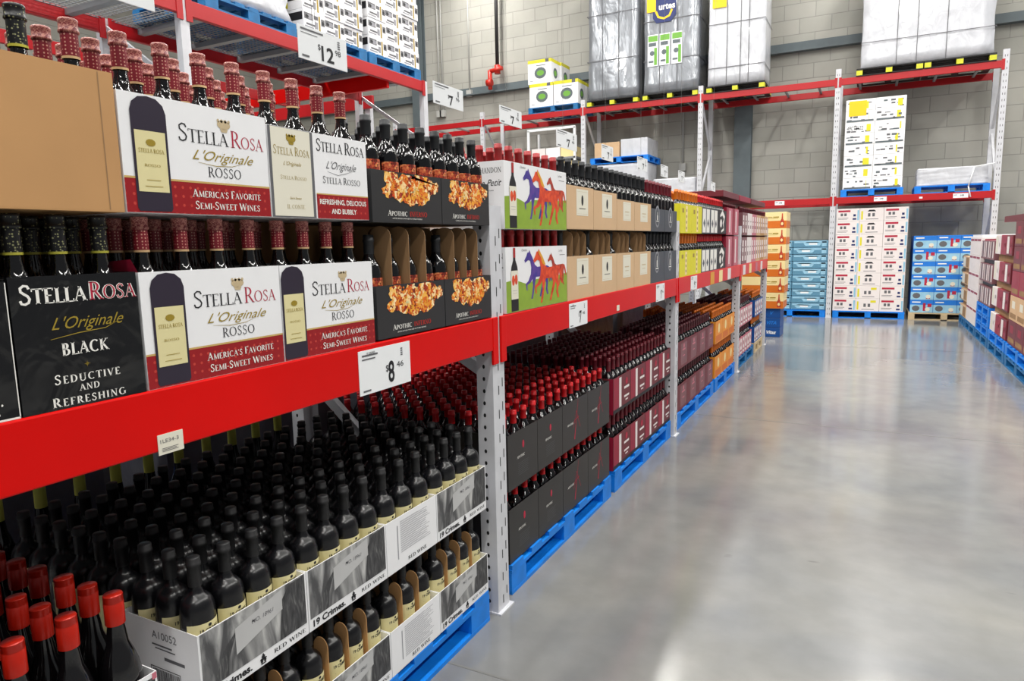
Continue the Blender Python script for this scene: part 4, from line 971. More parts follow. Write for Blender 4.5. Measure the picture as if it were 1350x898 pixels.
for k, (y, m_) in enumerate(((6.35,'mane'),(6.75,'pale_y'),(7.2,'pinkwhite'),(8.15,'pinkwhite'),(8.6,'pale_y'),(9.1,'pink'),(9.55,'pinkwhite'))):
    tc_ = price_card(y, 1.09, .17, .11, '%s shelf card on the far beams, %s past the yellow cartons' % (('amber','pale yellow','blush','blush','pale yellow','pink','blush')[k], ORD[k]), '', '', 'coloured shelf cards on the far beams')
    tc_.data.materials[0] = M[m_]
def hang_sign(y0, w_, zb, h, big, sup, label):
    t = MB().box(0, 0, 0, .002, w_, h).build('hanging_price_sign', M['paper'], loc=(XF, y0, zb)); tag(t, label, 'sign', 'price signs hanging over the wine shelf')
    prnt(t, 'lettering', sans(big, w_*.58, h*.12, h*.46, fit=w_*.13*len(big), bold=.02)+sans('$', w_*(.58-.085*len(big)), h*.42, h*.18)+sans(sup, w_*.80, h*.40, h*.18, fit=w_*.12), [M['ink']], plane=.002)
    prnt(t, 'fine_print', [rect(w_*.05,h*.88,w_*.5,h*.93), rect(w_*.05,h*.78,w_*.38,h*.80), rect(w_*.06,h*.08,w_*.2,h*.14)]+[rect(w_*.80,h*(.62+.07*k),w_*.85,h*(.66+.07*k)) for k in range(4)], [M['ink_grey']], plane=.002)
    MB().tube((.001,w_*.30,h),(.001,w_*.30,ZC-zb),.0005,6).tube((.001,w_*.36,h),(.001,w_*.36,ZC-zb),.0005,6).build('hanging_wire', M['conduit'], t)
hang_sign(.775, .180, 1.955, .082, '9', '46', 'white hanging price sign cut by the top left frame edge')
hang_sign(1.343, .178, 1.955, .080, '12', '98', 'white hanging price sign reading $12.98')
hang_sign(1.935, .184, 1.945, .068, '7', '96', 'white hanging price sign reading 7 above the charcoal cartons')
hang_sign(2.385, .186, 1.948, .064, '7', '96', 'white hanging price sign reading 7 above the horses carton')
for k, (y, w_) in enumerate(((2.92,.243),(3.51,.18),(4.136,.21),(4.665,.18),(5.14,.19),(6.30,.2))):
    hang_sign(y, w_, 1.92, .078, '7', '46', 'white hanging price sign over the brown and slate cartons, %s from the camera' % ORD[k])

# ---------------------------------------------------------------- wall rack at the back
YW = 14.17
wr = empty('pallet_rack', (-2, YW, 0), 'tall red and grey pallet rack against the block wall', 'rack')
wr.location = (0, 0, 0)
UX = [-10.45, -8.0, -5.54, -3.08, -.645, 1.83]
for x in UX:
    for (y, f_) in ((YW, 0), (15.15, 1)):
        u = MB().box(x-.045, y, 0, x+.045, y+.003, 4.47).box(x-.045, y+.003, 0, x-.042, y+.07, 4.47).box(x+.042, y+.003, 0, x+.045, y+.07, 4.47)
        up = u.build('upright', M['post'], wr)
        if f_ == 0:
            hm = MB()
            for k in range(44):
                for dx in (-.02, .014): hm.quad((x+dx,y-.001,.05+.1*k),(x+dx+.007,y-.001,.05+.1*k),(x+dx+.007,y-.001,.085+.1*k),(x+dx,y-.001,.085+.1*k))
            hm.build('punched_holes', M['hole'], up)
        MB().box(x-.05, y-.02, 0, x+.05, y+.09, .008).build('base_plate', M['post'], wr)
    for k, z in enumerate((.2, 1.25, 2.3, 3.35)):
        a, b = (YW+.05, 15.16) if k % 2 == 0 else (15.16, YW+.05)
        MB().beam((x,a,z),(x,b,z+.95),.03,.04,up=(1,0,0)).build('brace', M['post'], wr)
for i in range(len(UX)-1):
    x0, x1 = UX[i]+.046, UX[i+1]-.046
    for z in ((2.21, 4.30) if i >= 0 else (4.30,)):
        for y in (YW-.004, 15.16):
            bo = MB().box(x0, y, z-.115, x1, y+.05, z).build('beam', M['red2'], wr, bevel=.004)
            for xc in (x0-.012, x1+.012): MB().box(xc-.022, y-.004, z-.15, xc+.022, y+.004, z+.02).build('beam_connector', M['red2'], bo)
        d = MB()
        for k in range(4):
            xx = x0+(x1-x0)*(k+.5)/4; d.box(xx-.02, YW+.046, z-.05, xx+.02, 15.16, z-.022)
        d.build('deck_support', M['deck'], wr)
for (x, w_, lab) in ((-1.65,.17,'left bay'),(.02,.2,'under the white carton stack'),(1.22,.22,'under the low white load')):
    c = tag(MB().box(0, 0, 0, w_, .0015, .075).build('shelf_card', M['paper'], loc=(x, YW-.0065, 2.115)), 'white shelf card on the wall rack lower beam, %s' % lab, 'card', 'shelf cards on the wall rack')
    prnt(c, 'lettering', sans('199', w_*.6, .025, .03, bold=.02)+[rect(.01,.05,.06,.055), rect(.01,.04,.05,.044)], [M['ink']], face='S')
for (x, lab) in ((-2.0,'left bay'),(.72,'middle of the right bay')):
    tag(MB().box(0,0,0,.05,.0015,.03).build('location_tag', M['paper'], loc=(x, YW-.0065, 2.13)), 'tiny white tag on the wall rack lower beam, %s' % lab, 'tag', 'tags on the wall rack')

def wrapped(x0, x1, y0, y1, z0, z1, m, label, name='wrapped_pallet_load', straps=(), vs=(), sag=.01, seed=1, cat='pallet load', grp='wrapped loads on the wall rack'):
    """shrink-wrapped block with slightly uneven faces and straps"""
    rr = random.Random(seed); nx, ny, nz = 10, 5, 14; mb = MB(); V = {}
    def P(i, j_, k):
        key = (i, j_, k)
        if key not in V:
            x = x0+(x1-x0)*i/nx; y = y0+(y1-y0)*j_/ny; z = z0+(z1-z0)*k/nz
            if k > 0:
                cx = (i in (0, nx)) and (j_ in (0, ny))
                x += rr.uniform(-sag, sag)*.6; y += rr.uniform(-sag, sag)*.6+(0 if j_ else sag*.4)
                if cx: x += (sag if i == 0 else -sag); y += (sag if j_ == 0 else -sag)
            V[key] = len(mb.v); mb.v.append((x, y, z))
        return V[key]
    def q(a, b, c, d): mb.f.append((a, b, c, d)); mb.m.append(0); mb.sm.append(True)
    for k in range(nz):
        for i in range(nx): q(P(i,0,k),P(i+1,0,k),P(i+1,0,k+1),P(i,0,k+1)); q(P(i+1,ny,k),P(i,ny,k),P(i,ny,k+1),P(i+1,ny,k+1))
        for j_ in range(ny): q(P(nx,j_,k),P(nx,j_+1,k),P(nx,j_+1,k+1),P(nx,j_,k+1)); q(P(0,j_+1,k),P(0,j_,k),P(0,j_,k+1),P(0,j_+1,k+1))
    for i in range(nx):
        for j_ in range(ny): q(P(i,j_,nz),P(i+1,j_,nz),P(i+1,j_+1,nz),P(i,j_+1,nz)); q(P(i,j_+1,0),P(i+1,j_+1,0),P(i+1,j_,0),P(i,j_,0))
    o = mb.build(name, M[m]); tag(o, label, cat, grp)
    for z in straps:
        s = MB(); e = .012
        s.box(x0-e, y0-e, z, x1+e, y0-e+.003, z+.012).box(x1+e-.003, y0-e, z, x1+e, y1+e, z+.012).box(x0-e, y0-e, z, x0-e+.003, y1+e, z+.012)
        s.build('strap', M['ink_grey'], o)
    for x in vs:
        MB().box(x-.006, y0-.0125, z0, x+.006, y0-.0095, z1).build('seam', M['ink_grey'], o)
    return o
# top level, black pallets with lime blocks
for (x0, x1, lab) in ((-5.44,-4.34,'under the silver-wrapped load'),(-4.24,-3.14,'under the load with green packs'),(-2.97,-1.90,'under the narrow white load'),(-.36,.66,'under the left half of the wide white load'),(.68,1.70,'under the right half of the wide white load')):
    pallet(x0, YW-.02, x1, 15.15, 4.302, 'black pallet with lime blocks %s' % lab, 'black pallets on the wall rack', m='bpal', blockm='lime')
wrapped(-5.42, -4.36, YW+.0, 15.1, 4.435, 7.3, 'wrap_s', 'tall silver-wrapped pallet load on the wall rack', straps=(5.2,6.1), vs=(-5.1,-4.75), sag=.018, seed=2)
o = wrapped(-4.22, -3.14, YW+.0, 15.1, 4.435, 7.2, 'wrap_s', 'tall wrapped pallet load with green packs showing through', straps=(5.05,5.8), vs=(-3.9,-3.55), seed=3)
it = []
for k in range(3):
    x = -4.14+.24*k
    it += W_([rect(x,4.95,x+.21,5.55)], 0)+W_([rect(x+.01,5.42,x+.2,5.53), rect(x+.13,4.97,x+.19,5.3)], 1)+W_([rect(x+.02,5.02,x+.12,5.06), rect(x+.02,5.33,x+.17,5.40), ell(x+.09,5.2,.05,.05,10)], 2)
prnt(o, 'printed_packs', it, [M['paper'], M['green_p'], M['steel']], face='S', plane=YW-.014, label='white and green packs')
prnt(o, 'printed_logo', [[(-4.04,5.86),(-3.97,5.76),(-3.68,5.76),(-3.58,5.88),(-3.58,6.6),(-4.04,6.6)]], [M['navy']], face='S', plane=YW-.014, off=.001)
prnt(o, 'printed_logo', stroke([(-3.98,5.98),(-3.93,5.87),(-3.82,5.83),(-3.71,5.87),(-3.66,5.98)], .04), [M['sticker_y']], face='S', plane=YW-.014, off=.002)
prnt(o, 'printed_logo', sans('urtes', -3.76, 6.00, .12, fit=.32, bold=.03)+[rect(-3.92,6.2,-3.62,6.23), rect(-3.90,6.28,-3.64,6.31)], [M['inkwhite']], face='S', plane=YW-.014, off=.003)
prnt(o, 'sticker', [rect(-4.16,5.98,-3.98,6.35)], [M['sticker_y']], face='S', plane=YW-.014, off=.004, label='yellow sticker')
o = wrapped(-2.95, -1.92, YW+.0, 15.1, 4.435, 7.1, 'wrap_w', 'tall narrow white-wrapped pallet load left of the wide one', straps=(4.75,5.55), vs=(-2.6,-2.35,-2.2), seed=4)
prnt(o, 'sticker', [rect(-2.88,5.85,-2.62,6.2)], [M['sticker_y']], face='S', plane=YW-.014, off=.002, label='yellow sticker')
o = wrapped(-.30, 1.66, YW+.0, 15.1, 4.435, 6.9, 'wrap_w', 'wide white-wrapped pallet load at the top right', straps=(4.85,), vs=(.25,.55,.98), sag=.022, seed=5)
# blue pallet with lamps boxes
pallet(-6.82, YW, -5.66, 15.12, 4.302, 'worn blue pallet on the top beam under white and yellow boxes', 'blue pallets on the wall rack', m='blue2')
def ybox(x, y, z, label):
    o = MB().box(0,0,0,.56,.46,.50).build('carton', M['white'], loc=(x,y,z), bevel=.004); tag(o, label, 'carton', 'white cartons with yellow tops')
    prnt(o, 'yellow_band', W_([rect(.001,.43,.559,.499)], 0)+W_([rect(.42,.43,.50,.499)], 1), [M['yellow_c'], M['ink_grey']], face='S')
    prnt(o, 'printed_picture', W_([ell(.30,.22,.14,.12,14)], 0)+W_([ell(.30,.22,.09,.06,10)], 1)+W_([rect(.2,.37,.42,.385), rect(.05,.06,.12,.07)], 0), [M['steel'], M['green_p']], face='S')
    prnt(o, 'yellow_band', [rect(.001,.43,.459,.499)], [M['yellow_c']], plane=.56)
    prnt(o, 'printed_picture', W_([ell(.22,.22,.11,.11,12)], 0)+W_([ell(.22,.22,.07,.06,10)], 1), [M['steel'], M['green_p']], plane=.56)
ybox(-6.80, YW+.03, 4.434, 'white carton with yellow top band, lower left on the blue pallet')
ybox(-6.22, YW+.03, 4.434, 'white carton with yellow top band, lower right on the blue pallet')
ybox(-6.84, YW+.05, 4.936, 'white carton with yellow top band, topmost of the three in front')
ybox(-6.80, YW+.52, 4.936, 'white carton with yellow top band, behind the topmost one')
ybox(-6.22, YW+.52, 4.434, 'white carton with yellow top band, at the back right of the pallet')
ybox(-6.80, YW+.52, 4.434, 'white carton with yellow top band, at the back left of the pallet')
# mid level
pallet(-.53, YW+.0, .47, 15.1, 2.212, 'blue pallet on the lower beam under the tall white carton stack', 'blue pallets on the wall rack')
pallet(.64, YW+.0, 1.74, 15.1, 2.212, 'blue pallet on the lower beam under the low white load', 'blue pallets on the wall rack')
rk = random.Random(9)
for k in range(8):
    for i in range(2):
        z = 2.345+.196*k; x = -.50+.475*i+rk.uniform(-.001,.001)
        o = MB().box(0,0,0,.472,.9,.194).build('carton', M['white'], loc=(x,YW+.02,z), bevel=.004)
        tag(o, 'white printed carton in the tall stack, %s layer from the pallet, %s' % (ORD[k], ('left','right')[i]), 'carton', 'white cartons in the tall wall rack stack')
        it = []
        for q in range(7):
            a = rk.uniform(.02,.38); b = rk.choice((.02,.07,.12)); it.append((rect(a,b,a+rk.uniform(.03,.09),b+rk.uniform(.012,.035)), rk.choice((0,0,2))))
        it += W_([rect(.30+.1*rk.random(),.03,.36+.07*rk.random(),.15)], 1)+W_([rect(.02,.005,.45,.035)] if k % 2 == 0 else [], 2)
        prnt(o, 'printed_marks', it, [M['ink_grey'], M['yellow_c'], M['steel']], face='S')
        if k == 7 and i == 0: prnt(o, 'sticker', [rect(.05,-.09,.33,.17)], [M['sticker_y']], face='S', off=.003, label='yellow sticker')
        if k == 5 and i == 0: prnt(o, 'lettering', sans('49C18122', .16, .06, .07, fit=.26, shear=.2), [M['ink']], face='S', off=.002)
wrapped(.67, 1.71, YW+.02, 15.05, 2.344, 2.64, 'wrap_w', 'low white-wrapped load on the lower beam beside the right post', seed=8)
tag(MB().tube((1.50,YW-.012,2.62),(1.43,YW-.02,2.3),.010).tube((1.43,YW-.02,2.3),(1.47,YW-.03,2.12),.010).tube((1.50,YW-.012,2.62),(1.78,YW-.03,2.66),.010).build('loose_strap', M['paper']), 'white loose strap hanging from the low white load', 'strap')
# floor level
pallet(-.575, YW+.02, .60, 15.1, 0, 'blue pallet on the floor under the blush-white cartons', 'blue floor pallets at the back wall')
pallet(-1.95, YW+.02, -.70, 15.1, 0, 'blue pallet on the floor under the pale blue bottle packs', 'blue floor pallets at the back wall')
pallet(.66, YW+.02, 1.755, 15.1, 0, 'unpainted pallet on the floor under the sky blue cartons', 'blue floor pallets at the back wall', m='wood')
for k in range(8):
    for i in range(3):
        x = -.58+.387*i; z = .132+.234*k
        o = MB().box(0,0,0,.384,.9,.232).build('carton', M['pinkwhite'], loc=(x+rk.uniform(-.001,.001),YW+.04,z), bevel=.004)
        tag(o, 'blush-white carton in the floor stack, %s layer from the pallet, %s column' % (ORD[k], ('left','middle','right')[i]), 'carton', 'blush-white cartons on the floor pallet')
        if i != 1: it = W_([rect(.03,.17,.23,.205)], 0)+W_([rect(.07,.10,.11,.15),rect(.13,.10,.17,.15),rect(.03,.06,.2,.068),rect(.03,.04,.18,.046)], 1)+W_([rect(.345,.02,.375,.20)], 2)+W_([rect(.27,.03,.33,.06),rect(.28,.09,.32,.13)], 3)
        else: it = W_([[(.12,.17),(.26,.17),(.23,.20),(.15,.20)]] if k > 1 else [rect(.24,.16,.33,.20)], 4 if k > 1 else 5)+W_([rect(.13,.08,.17,.14),rect(.20,.08,.24,.14),rect(.1,.03,.3,.04)], 1)+W_([rect(.02,.03,.05,.18)], 5)
        prnt(o, 'printed_marks', it, [M['ink_red'], M['ink_grey'], M['pale_blue'], M['navy'], M['ink'], M['yellow_c']], face='S')
for k in range(6):
    for i in range(3):
        x = .68+.355*i; z = .132+.226*k
        o = MB().box(0,0,0,.353,.9,.224).build('carton', M['sky_box'], loc=(x,YW+.04,z), bevel=.004)
        tag(o, 'sky blue carton with pack pictures, %s layer from the pallet, %s column' % (ORD[k], ('left','middle','right')[i]), 'carton', 'sky blue cartons on the floor pallet')
        it = W_([rect(.002,.002,.35,.14)], 0)+W_([ell(.09,.075,.06,.05,12)], 1)+W_([rect(.20,.03,.24,.17),rect(.27,.10,.33,.16)] if i == k % 2 else [rect(.24,.02,.30,.06)], 2)+W_([rect(.03,.175,.16,.195)], 3)+W_([ell(.27,.06,.04,.035,8)], 4)
        prnt(o, 'printed_marks', it, [M['pale_blue'], M['ink_grey'], M['ink_red'], M['inkwhite'], M['cream2']], face='S')
for k in range(10):
    for i in range(2):
        z = .132+.131*k; x = -1.92+.615*i
        o = MB().box(0,0,0,.612,.9,.129).build('bottle_pack', M['teal_dark'], loc=(x,YW+.04+rk.uniform(0,.012),z), bevel=.012)
        tag(o, 'pale blue wrapped water pack, %s layer from the pallet, %s column' % (ORD[k], ('left','right')[i]), 'bottle pack', 'pale blue water packs')
        sh = .12*(k % 2)
        prnt(o, 'printed_marks', W_([rect(.02,.085,.59,.115), [(.10+sh,.03),(.34+sh,.03),(.38+sh,.075),(.3+sh,.1),(.12+sh,.1),(.06+sh,.075)]], 0)+W_([rect(.50,.02,.58,.11)], 0)+W_([rect(.16+sh,.05,.30+sh,.08)], 1), [M['pale_blue'], M['paper']], face='S', off=.001)

# orange cartons on navy ones at the end of the aisle
for k in range(3):
    o = MB().box(-.62,0,0,0,.5,.145).build('carton', M['bluebox'], loc=(-1.165,11.1,.0+.147*k), bevel=.006)
    tag(o, 'navy blue carton under the orange stack, %s from the floor' % ORD[k], 'carton', 'navy cartons under the orange stack')
    prnt(o, 'lettering', sans(('Vitaz','VITA','')[k] or 'V', -.12, .05, .05, shear=.3, bold=.04), [M['paper' if k == 0 else 'sky_box']], face='S')
for k in range(6):
    z = .4415+.240*k
    o = MB().box(-.62,0,0,0,.5,.238).build('carton', M['pale_y'], loc=(-1.115 if k else -1.125,11.06,z), bevel=.004)
    tag(o, 'pale yellow and amber carton with bottle picture, %s from the bottom of the stack' % ORD[k], 'carton', 'amber cartons at the aisle end')
    prnt(o, 'amber_band', [rect(-.61,.002,-.002,.11)], [M['orange_b']], face='S')
    prnt(o, 'lettering', [rect(-.28,.160,-.20,.170), rect(-.19,.155,-.11,.172), rect(-.27,.140,-.12,.145)], [M['gold']], face='S')
    prnt(o, 'printed_bottle', [[(-.09,.02),(-.035,.02),(-.035,.10),(-.052,.14),(-.055,.215),(-.070,.215),(-.073,.14),(-.09,.10)]], [M['horse_r']], face='S', off=.001)
    prnt(o, 'printed_label', [ell(-.0625,.065,.018,.024,8)], [M['pale_y']], face='S', off=.0015)
    prnt(o, 'amber_band', [rect(.002,.002,.498,.11)], [M['orange_b']])

# white goods and displays on the lower wall rack beam, far left
pallet(-5.38, YW, -4.12, 15.1, 2.212, 'blue pallet under the wrapped white goods, left part of the wall rack', 'blue pallets on the wall rack')
wrapped(-5.3, -4.15, YW+.02, 15.0, 2.344, 3.10, 'wrap_w', 'white-wrapped load under the second blue pallet on the wall rack', seed=12)
pallet(-5.38, YW, -4.12, 15.1, 3.12, 'blue pallet lying on top of the wrapped white load', 'blue pallets on the wall rack')
tag(MB().box(-5.3,YW+.05,3.251,-4.75,15.0,3.56).build('carton', M['kraft_light'], bevel=.006), 'tan carton on the upper blue pallet of the wall rack', 'carton')
tag(MB().box(-4.72,YW+.05,3.251,-4.15,15.0,3.60).build('carton', M['wrap_w'], bevel=.006), 'pale grey wrapped carton on the upper blue pallet', 'carton')
pallet(-4.03, YW+.3, -3.15, 15.1, 2.212, 'blue pallet under the long white box left of the wall column', 'blue pallets on the wall rack')
o = wrapped(-4.02, -3.16, YW+.0, 14.9, 2.344, 2.74, 'wrap_w', 'long white-wrapped boxes left of the steel wall column', seed=13)
dk = empty('display_rack', (0,0,0), 'white metal display rack with shelves on the wall rack, far left', 'display')
for x in (-6.85,-5.75):
    for y in (YW+.05, YW+.6): MB().box(x-.025,y-.02,2.212,x+.025,y+.02,3.95).build('post', M['paper'], dk)
for z in (2.6,3.0,3.3):
    MB().box(-6.87,YW+.03,z,-5.73,YW+.62,z+.04).build('shelf', M['deck'], dk)
    for i in range(3):
        tag(MB().box(0,0,0,.33,.45,.22).build('carton', M[('pinkwhite','white','pale_y')[i]], loc=(-6.8+.35*i,YW+.1,z+.041), bevel=.005), '%s carton on the white display rack, %s shelf' % (('blush','white','pale yellow')[i], {2.6:'bottom',3.0:'middle',3.3:'top'}[z]), 'carton', 'cartons on the white display rack')
MB().box(-6.87,YW+.03,3.93,-5.73,YW+.06,3.98).build('top_rail', M['paper'], dk)

# wall fittings
pp = empty('sprinkler_pipe', (-8.17, YB-.2, 0), 'black vertical sprinkler pipe with red valve on the block wall', 'pipe')
MB().tube((0,0,5.75),(0,0,ZC),.045,12).build('pipe', M['pipe'], pp)
vm = MB().tube((0,0,5.55),(0,0,5.75),.075,12).tube((-.18,-.05,5.62),(.16,-.05,5.66),.05,10).tube((-.18,-.05,5.2),(-.18,-.05,5.64),.055,10).tube((-.24,-.1,5.35),(-.1,-.1,5.35),.08,10)
vm.build('valve', M['valve'], pp)
for k, (x, z0) in enumerate(((-9.95,4.9),(-9.85,4.9),(-9.05,5.3),(-3.72,3.15))):
    t = empty('conduit', (x, YB-.04, 0), 'thin grey electrical conduit on the wall, %s from the left' % ORD[k], 'conduit', 'conduits on the block wall')
    MB().tube((0,0,z0),(0,0,ZC),.018,8).build('tube', M['conduit'], t)
    MB().box(-.07,-.06,z0-.16,.07,.03,z0).build('junction_box', M['conduit'], t)

# ---------------------------------------------------------------- tall rack behind, upper left
XB = -5.3
rb = empty('pallet_rack', (0,0,0), 'tall red pallet rack in the next aisle, upper left, wire decks', 'rack')
BY = [.62, 4.27, 7.9]
for y in BY:
    for x in (XB, -6.38):
        u = MB().box(x-.004, y-.045, 0, x, y+.045, 3.63).box(x-.07, y-.045, 0, x-.004, y-.041, 3.63).box(x-.07, y+.041, 0, x-.004, y+.045, 3.63)
        up = u.build('upright', M['post'], rb)
        MB().box(x-.09, y-.06, 0, x+.02, y+.06, .008).build('base_plate', M['post'], rb)
    for k, z in enumerate((.2,1.1,2.0,2.85)):
        a, b = (XB-.05, -6.38) if k % 2 else (-6.38, XB-.05)
        MB().beam((a,y,z),(b,y,z+.7),.03,.04).build('brace', M['post'], rb)
for i in range(2):
    y0, y1 = BY[i]+.046, BY[i+1]-.046
    for x in (XB-.045, -6.40): 
        bo = MB().box(x, y0, 3.49, x+.05, y1, 3.62).build('beam', M['red2'], rb, bevel=.004)
        for yc in (y0, y1): MB().box(x+.046, yc-.03, 3.44, x+.056, yc+.03, 3.63).build('beam_connector', M['red2'], bo)
    d = MB(); k = 0
    yy = y0
    while yy < y1: d.box(-6.35, yy, 3.612, XB-.05, yy+.006, 3.618); yy += .05
    for k in range(20): d.box(-6.35+.05*k, y0, 3.606, -6.344+.05*k, y1, 3.612)
    d.build('wire_deck', M['deck'], rb)
    d = MB()
    for k in range(6):
        yy = y0+(y1-y0)*(k+.5)/6; d.box(-6.35, yy-.035, 3.555, XB-.045, yy+.035, 3.604)
    d.build('deck_support', M['deck'], rb)
    for x in (-7.5,): MB().box(x, y0, 3.49, x+.05, y1, 3.62).build('beam', M['red2'], rb, bevel=.004)
rc_ = rb
bo = MB().box(-10.2, 7.14, 3.42, XB-.052, 7.19, 3.60).build('beam', M['red'], rc_, bevel=.004)
MB().box(-10.2, 8.2, 3.46, -6.42, 8.25, 3.635).build('beam', M['red2'], rc_, bevel=.004)
for x in (-6.55,-10.25):
    for y in (7.215, 8.255): MB().box(x-.045, y, 0, x+.045, y+.07, 3.64).build('upright', M['post'], rc_)
# loads on the tall rack
wrb = 'loads on the tall left rack'
for (y0, y1, lab) in ((.75,1.95,'first'),(2.05,3.2,'second'),(4.5,5.6,'third'),(5.72,6.72,'fourth'),(6.76,7.81,'fifth')):
    pallet(-6.3, y0, XB+.0, y1, 3.621, 'blue pallet on the tall left rack, %s from the camera' % lab, 'blue pallets on the tall left rack', m='blue2')
wrapped(-6.25, XB-.03, 4.52, 5.58, 3.756, 4.75, 'wrap_w', 'translucent white wrapped load on the tall left rack', seed=21, sag=.04, grp=wrb)
wrapped(-6.25, XB-.03, .8, 3.1, 3.756, 4.9, 'wrap_w', 'white wrapped load near the camera on the tall left rack', seed=22, grp=wrb)
for (y0, y1, lab) in ((5.74,6.70,'left'),(6.80,7.82,'right')):
    for k in range(8):
        z = 3.756+.20*k
        n_ = 3
        for i in range(n_):
            w_ = (y1-y0)/n_
            o = MB().box(-.9,0,0,0,w_-.003,.198).build('carton', M['white'], loc=(XB-.03+rk.uniform(-.01,.01), y0+w_*i, z), bevel=.004)
            tag(o, 'white, black and yellow printed carton, %s stack, %s layer up, %s of three' % (lab, ORD[k], ORD[i]), 'carton', 'patterned cartons on the tall left rack')
            it = W_([rect(.006,.10,w_*.42,.165), rect(w_*.46,.12,w_*.66,.16), rect(w_*.1,.045,w_*.5,.065), rect(w_*.8,.08,w_*.97,.15)], 0)+W_([rect(w_*.68,.01,w_*.76,.17)], 1)+W_([rect(.01,.02,w_*.45,.035), rect(w_*.5,.03,w_*.64,.10), ell(w_*.28,.13,.05,.025,8)], 2)+W_([ell(w_*.15,.128,.025,.018,8), ell(w_*.88,.11,.02,.02,8)], 3)
            prnt(o, 'printed_marks', it, [M['ink_grey'], M['gold'], M['fine'], M['ink']])
            if i == 0: prnt(o, 'printed_marks', W_([rect(-.5,.09,-.02,.17)], 0)+W_([rect(-.4,.02,-.2,.08)], 1), [M['ink'], M['yellow_c']], face='S')
# stock standing under the tall rack so the next aisle is not empty
for k, (y0, y1, zt, m_) in enumerate(((.8,2.3,2.2,'wrap_w'),(2.5,4.1,1.9,'pale_blue'),(4.5,6.0,2.1,'kraft_light'),(6.2,7.8,1.8,'wrap_w'))):
    pallet(-6.3, y0, XB-.05, y1, 0, 'blue pallet on the floor of the next aisle, %s from the camera' % ORD[k], 'floor pallets of the next aisle')
    wrapped(-6.25, XB-.1, y0+.03, y1-.03, .132, zt, m_, 'wrapped load on the floor of the next aisle, %s from the camera' % ORD[k], seed=30+k, grp='floor loads of the next aisle')

# ---------------------------------------------------------------- wine stacks along the right side of the aisle
XRt = 1.42
def rstack(y0, y1, zp, n, kinds, zt0, hh, tag_, pm='blue', npal=1):
    for q in range(npal):
        pallet(XRt, y0, XRt+1.0, y1, q*.1325, 'blue pallet under the %s stack on the right, %s from the floor' % (tag_, ORD[q]), 'blue pallets on the right of the aisle', m=pm if q else 'blue2')
    z = npal*.1325+.001
    return z
def rcarton(y, w_, z, h, m, label, marks, depth=.9):
    o = MB().box(0,0,0,depth,w_,h).build('stacked_case', M[m], loc=(XRt+.01,y,z), bevel=.004); tag(o, label, 'carton', 'cartons in the stacks on the right')
    mb = MB()
    for (a, b, c, d, mi) in marks: mb.poly([(-.001, a*w_, b*h), (-.001, a*w_, d*h), (-.001, c*w_, d*h), (-.001, c*w_, b*h)], mi); mb.poly([(a*.9, -.001, b*h), (c*.9, -.001, b*h), (c*.9, -.001, d*h), (a*.9, -.001, d*h)], mi)
    mb.build('printed_marks', [M['pinkwhite'], M['crimson'], M['cream2'], M['ink_grey'], M['kraft_dark']], o)
def open_gap_bottles(): pass
z = rstack(13.35, 14.12, 0, 0, None, 0, 0, 'mustard')
for k in range(4):
    for i in range(2): rcarton(13.36+.38*i, .375, .134+.27*k, .19, ('yellow_c','kraft','kraft_light','yellow_c')[i] if 0 else 'kraft_light', 'mustard and tan carton on the right, %s layer, %s along' % (ORD[k], ORD[i]), ((.05,.1,.95,.9,2 if i % 2 else 4),))
    if k < 3: tag(MB().box(0,0,0,.8,.72,.078).build('divider_tray', M['kraft_dark'], loc=(XRt+.05,13.38,.134+.27*k+.191)), 'brown divider tray between mustard cartons, %s from the floor' % ORD[k], 'tray', 'divider trays on the right')
z = rstack(12.1, 13.3, 0, 0, None, 0, 0, 'blush white')
for k in range(5):
    for i in range(3): rcarton(12.12+.39*i, .385, .134+.262*k, .26, 'pinkwhite', 'blush white carton on the right, %s layer, %s along' % (ORD[k], ORD[i]), ((.05,.80,.95,.92,1),(.1,.3,.5,.5,0)))
z = rstack(10.85, 12.05, 0, 0, None, 0, 0, 'violet', npal=4)
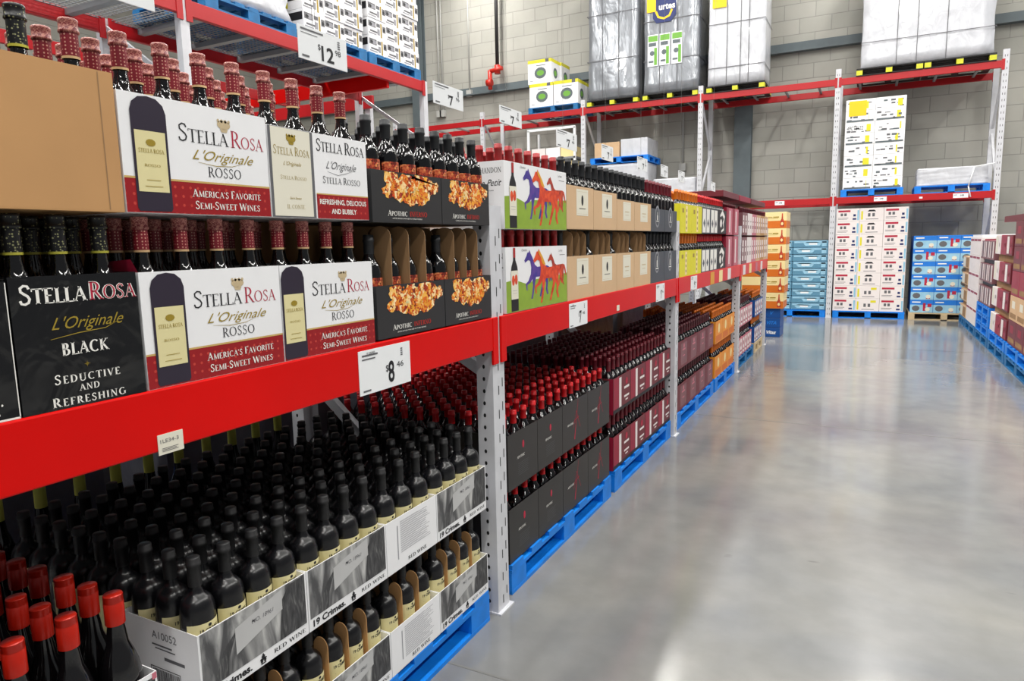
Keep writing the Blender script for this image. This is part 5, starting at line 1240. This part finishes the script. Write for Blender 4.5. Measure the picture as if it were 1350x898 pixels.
for k in range(3):
    for i in range(3): rcarton(10.87+.39*i, .385, .532+.31*k, .25, 'mauve', 'violet grey carton on the right, %s layer, %s along' % (ORD[k], ORD[i]), ((.1,.1,.3,.95,0),(.45,.1,.6,.95,3),(.75,.1,.9,.95,0)))
    if k < 2: tag(MB().box(0,0,0,.8,1.1,.055).build('divider_tray', M['ink'], loc=(XRt+.05,10.9,.532+.31*k+.252)), 'dark divider tray between violet cartons, %s up' % ORD[k], 'tray', 'divider trays on the right')
z = rstack(9.55, 10.8, 0, 0, None, 0, 0, 'red and white', npal=2)
for k in range(4):
    for i in range(3): rcarton(9.58+.40*i, .395, .267+.325*k, .235, ('wine_carton','crimson','pinkwhite')[i], '%s carton on the right, %s layer' % (('plum','crimson','blush and white')[i], ORD[k]), ((.08,.08,.45,.92,(1,1,0)[i]),(.55,.08,.92,.92,(0,1,2)[i]),(.2,.4,.3,.6,2)))
    if k < 3: tag(MB().box(0,0,0,.8,1.15,.085).build('divider_tray', M['kraft_dark'], loc=(XRt+.05,9.6,.267+.325*k+.237)), 'brown divider tray between red and white cartons, %s up' % ORD[k], 'tray', 'divider trays on the right')
z = rstack(8.1, 9.5, 0, 0, None, 0, 0, 'red brown', npal=2)
for k in range(5):
    for i in range(3): rcarton(8.12+.45*i, .445, .267+.272*k, .27, ('wine_carton','kraft_light','crimson','wine_carton','wine_carton')[k], '%s carton on the right, %s layer, %s along' % (('plum','tan','crimson','plum','plum')[k], ORD[k], ORD[i]), ((.1,.1,.9,.3,4),(.3,.5,.7,.8,2 if k == 1 else 1)))
tag(MB().box(0,0,0,.9,2.2,.07).build('flat_box', M['wine_carton'], loc=(XRt+.03, 8.2, 1.63)), 'long dark red flat box on top of the right-hand stack', 'box')
tag(MB().box(0,0,0,.9,1.1,.04).build('flat_box', M['paper'], loc=(XRt+.03, 12.15, 1.445)), 'white flat box on top of the blush cartons on the right', 'box')
tag(MB().tube((0,0,0),(0,0,1.95),.03,10).tube((0,0,1.93),(0,0,1.96),.036,10).build('sign_post', M['paper'], loc=(2.55, 11.7, 0)), 'white round post standing behind the right-hand stacks', 'post')

# small litter on the floor
m_ = MB().poly([(0,0,.001),(.022,.004,.002),(.026,.018,.012),(.012,.024,.004),(.002,.014,.009)]).poly([(.026,.018,.012),(.03,.03,.003),(.012,.024,.004)])
tag(m_.build('paper_scrap', M['kraft_light'], loc=(.72, 3.62, .0005)), 'tiny crumpled tan scrap lying on the open floor at the right', 'scrap')
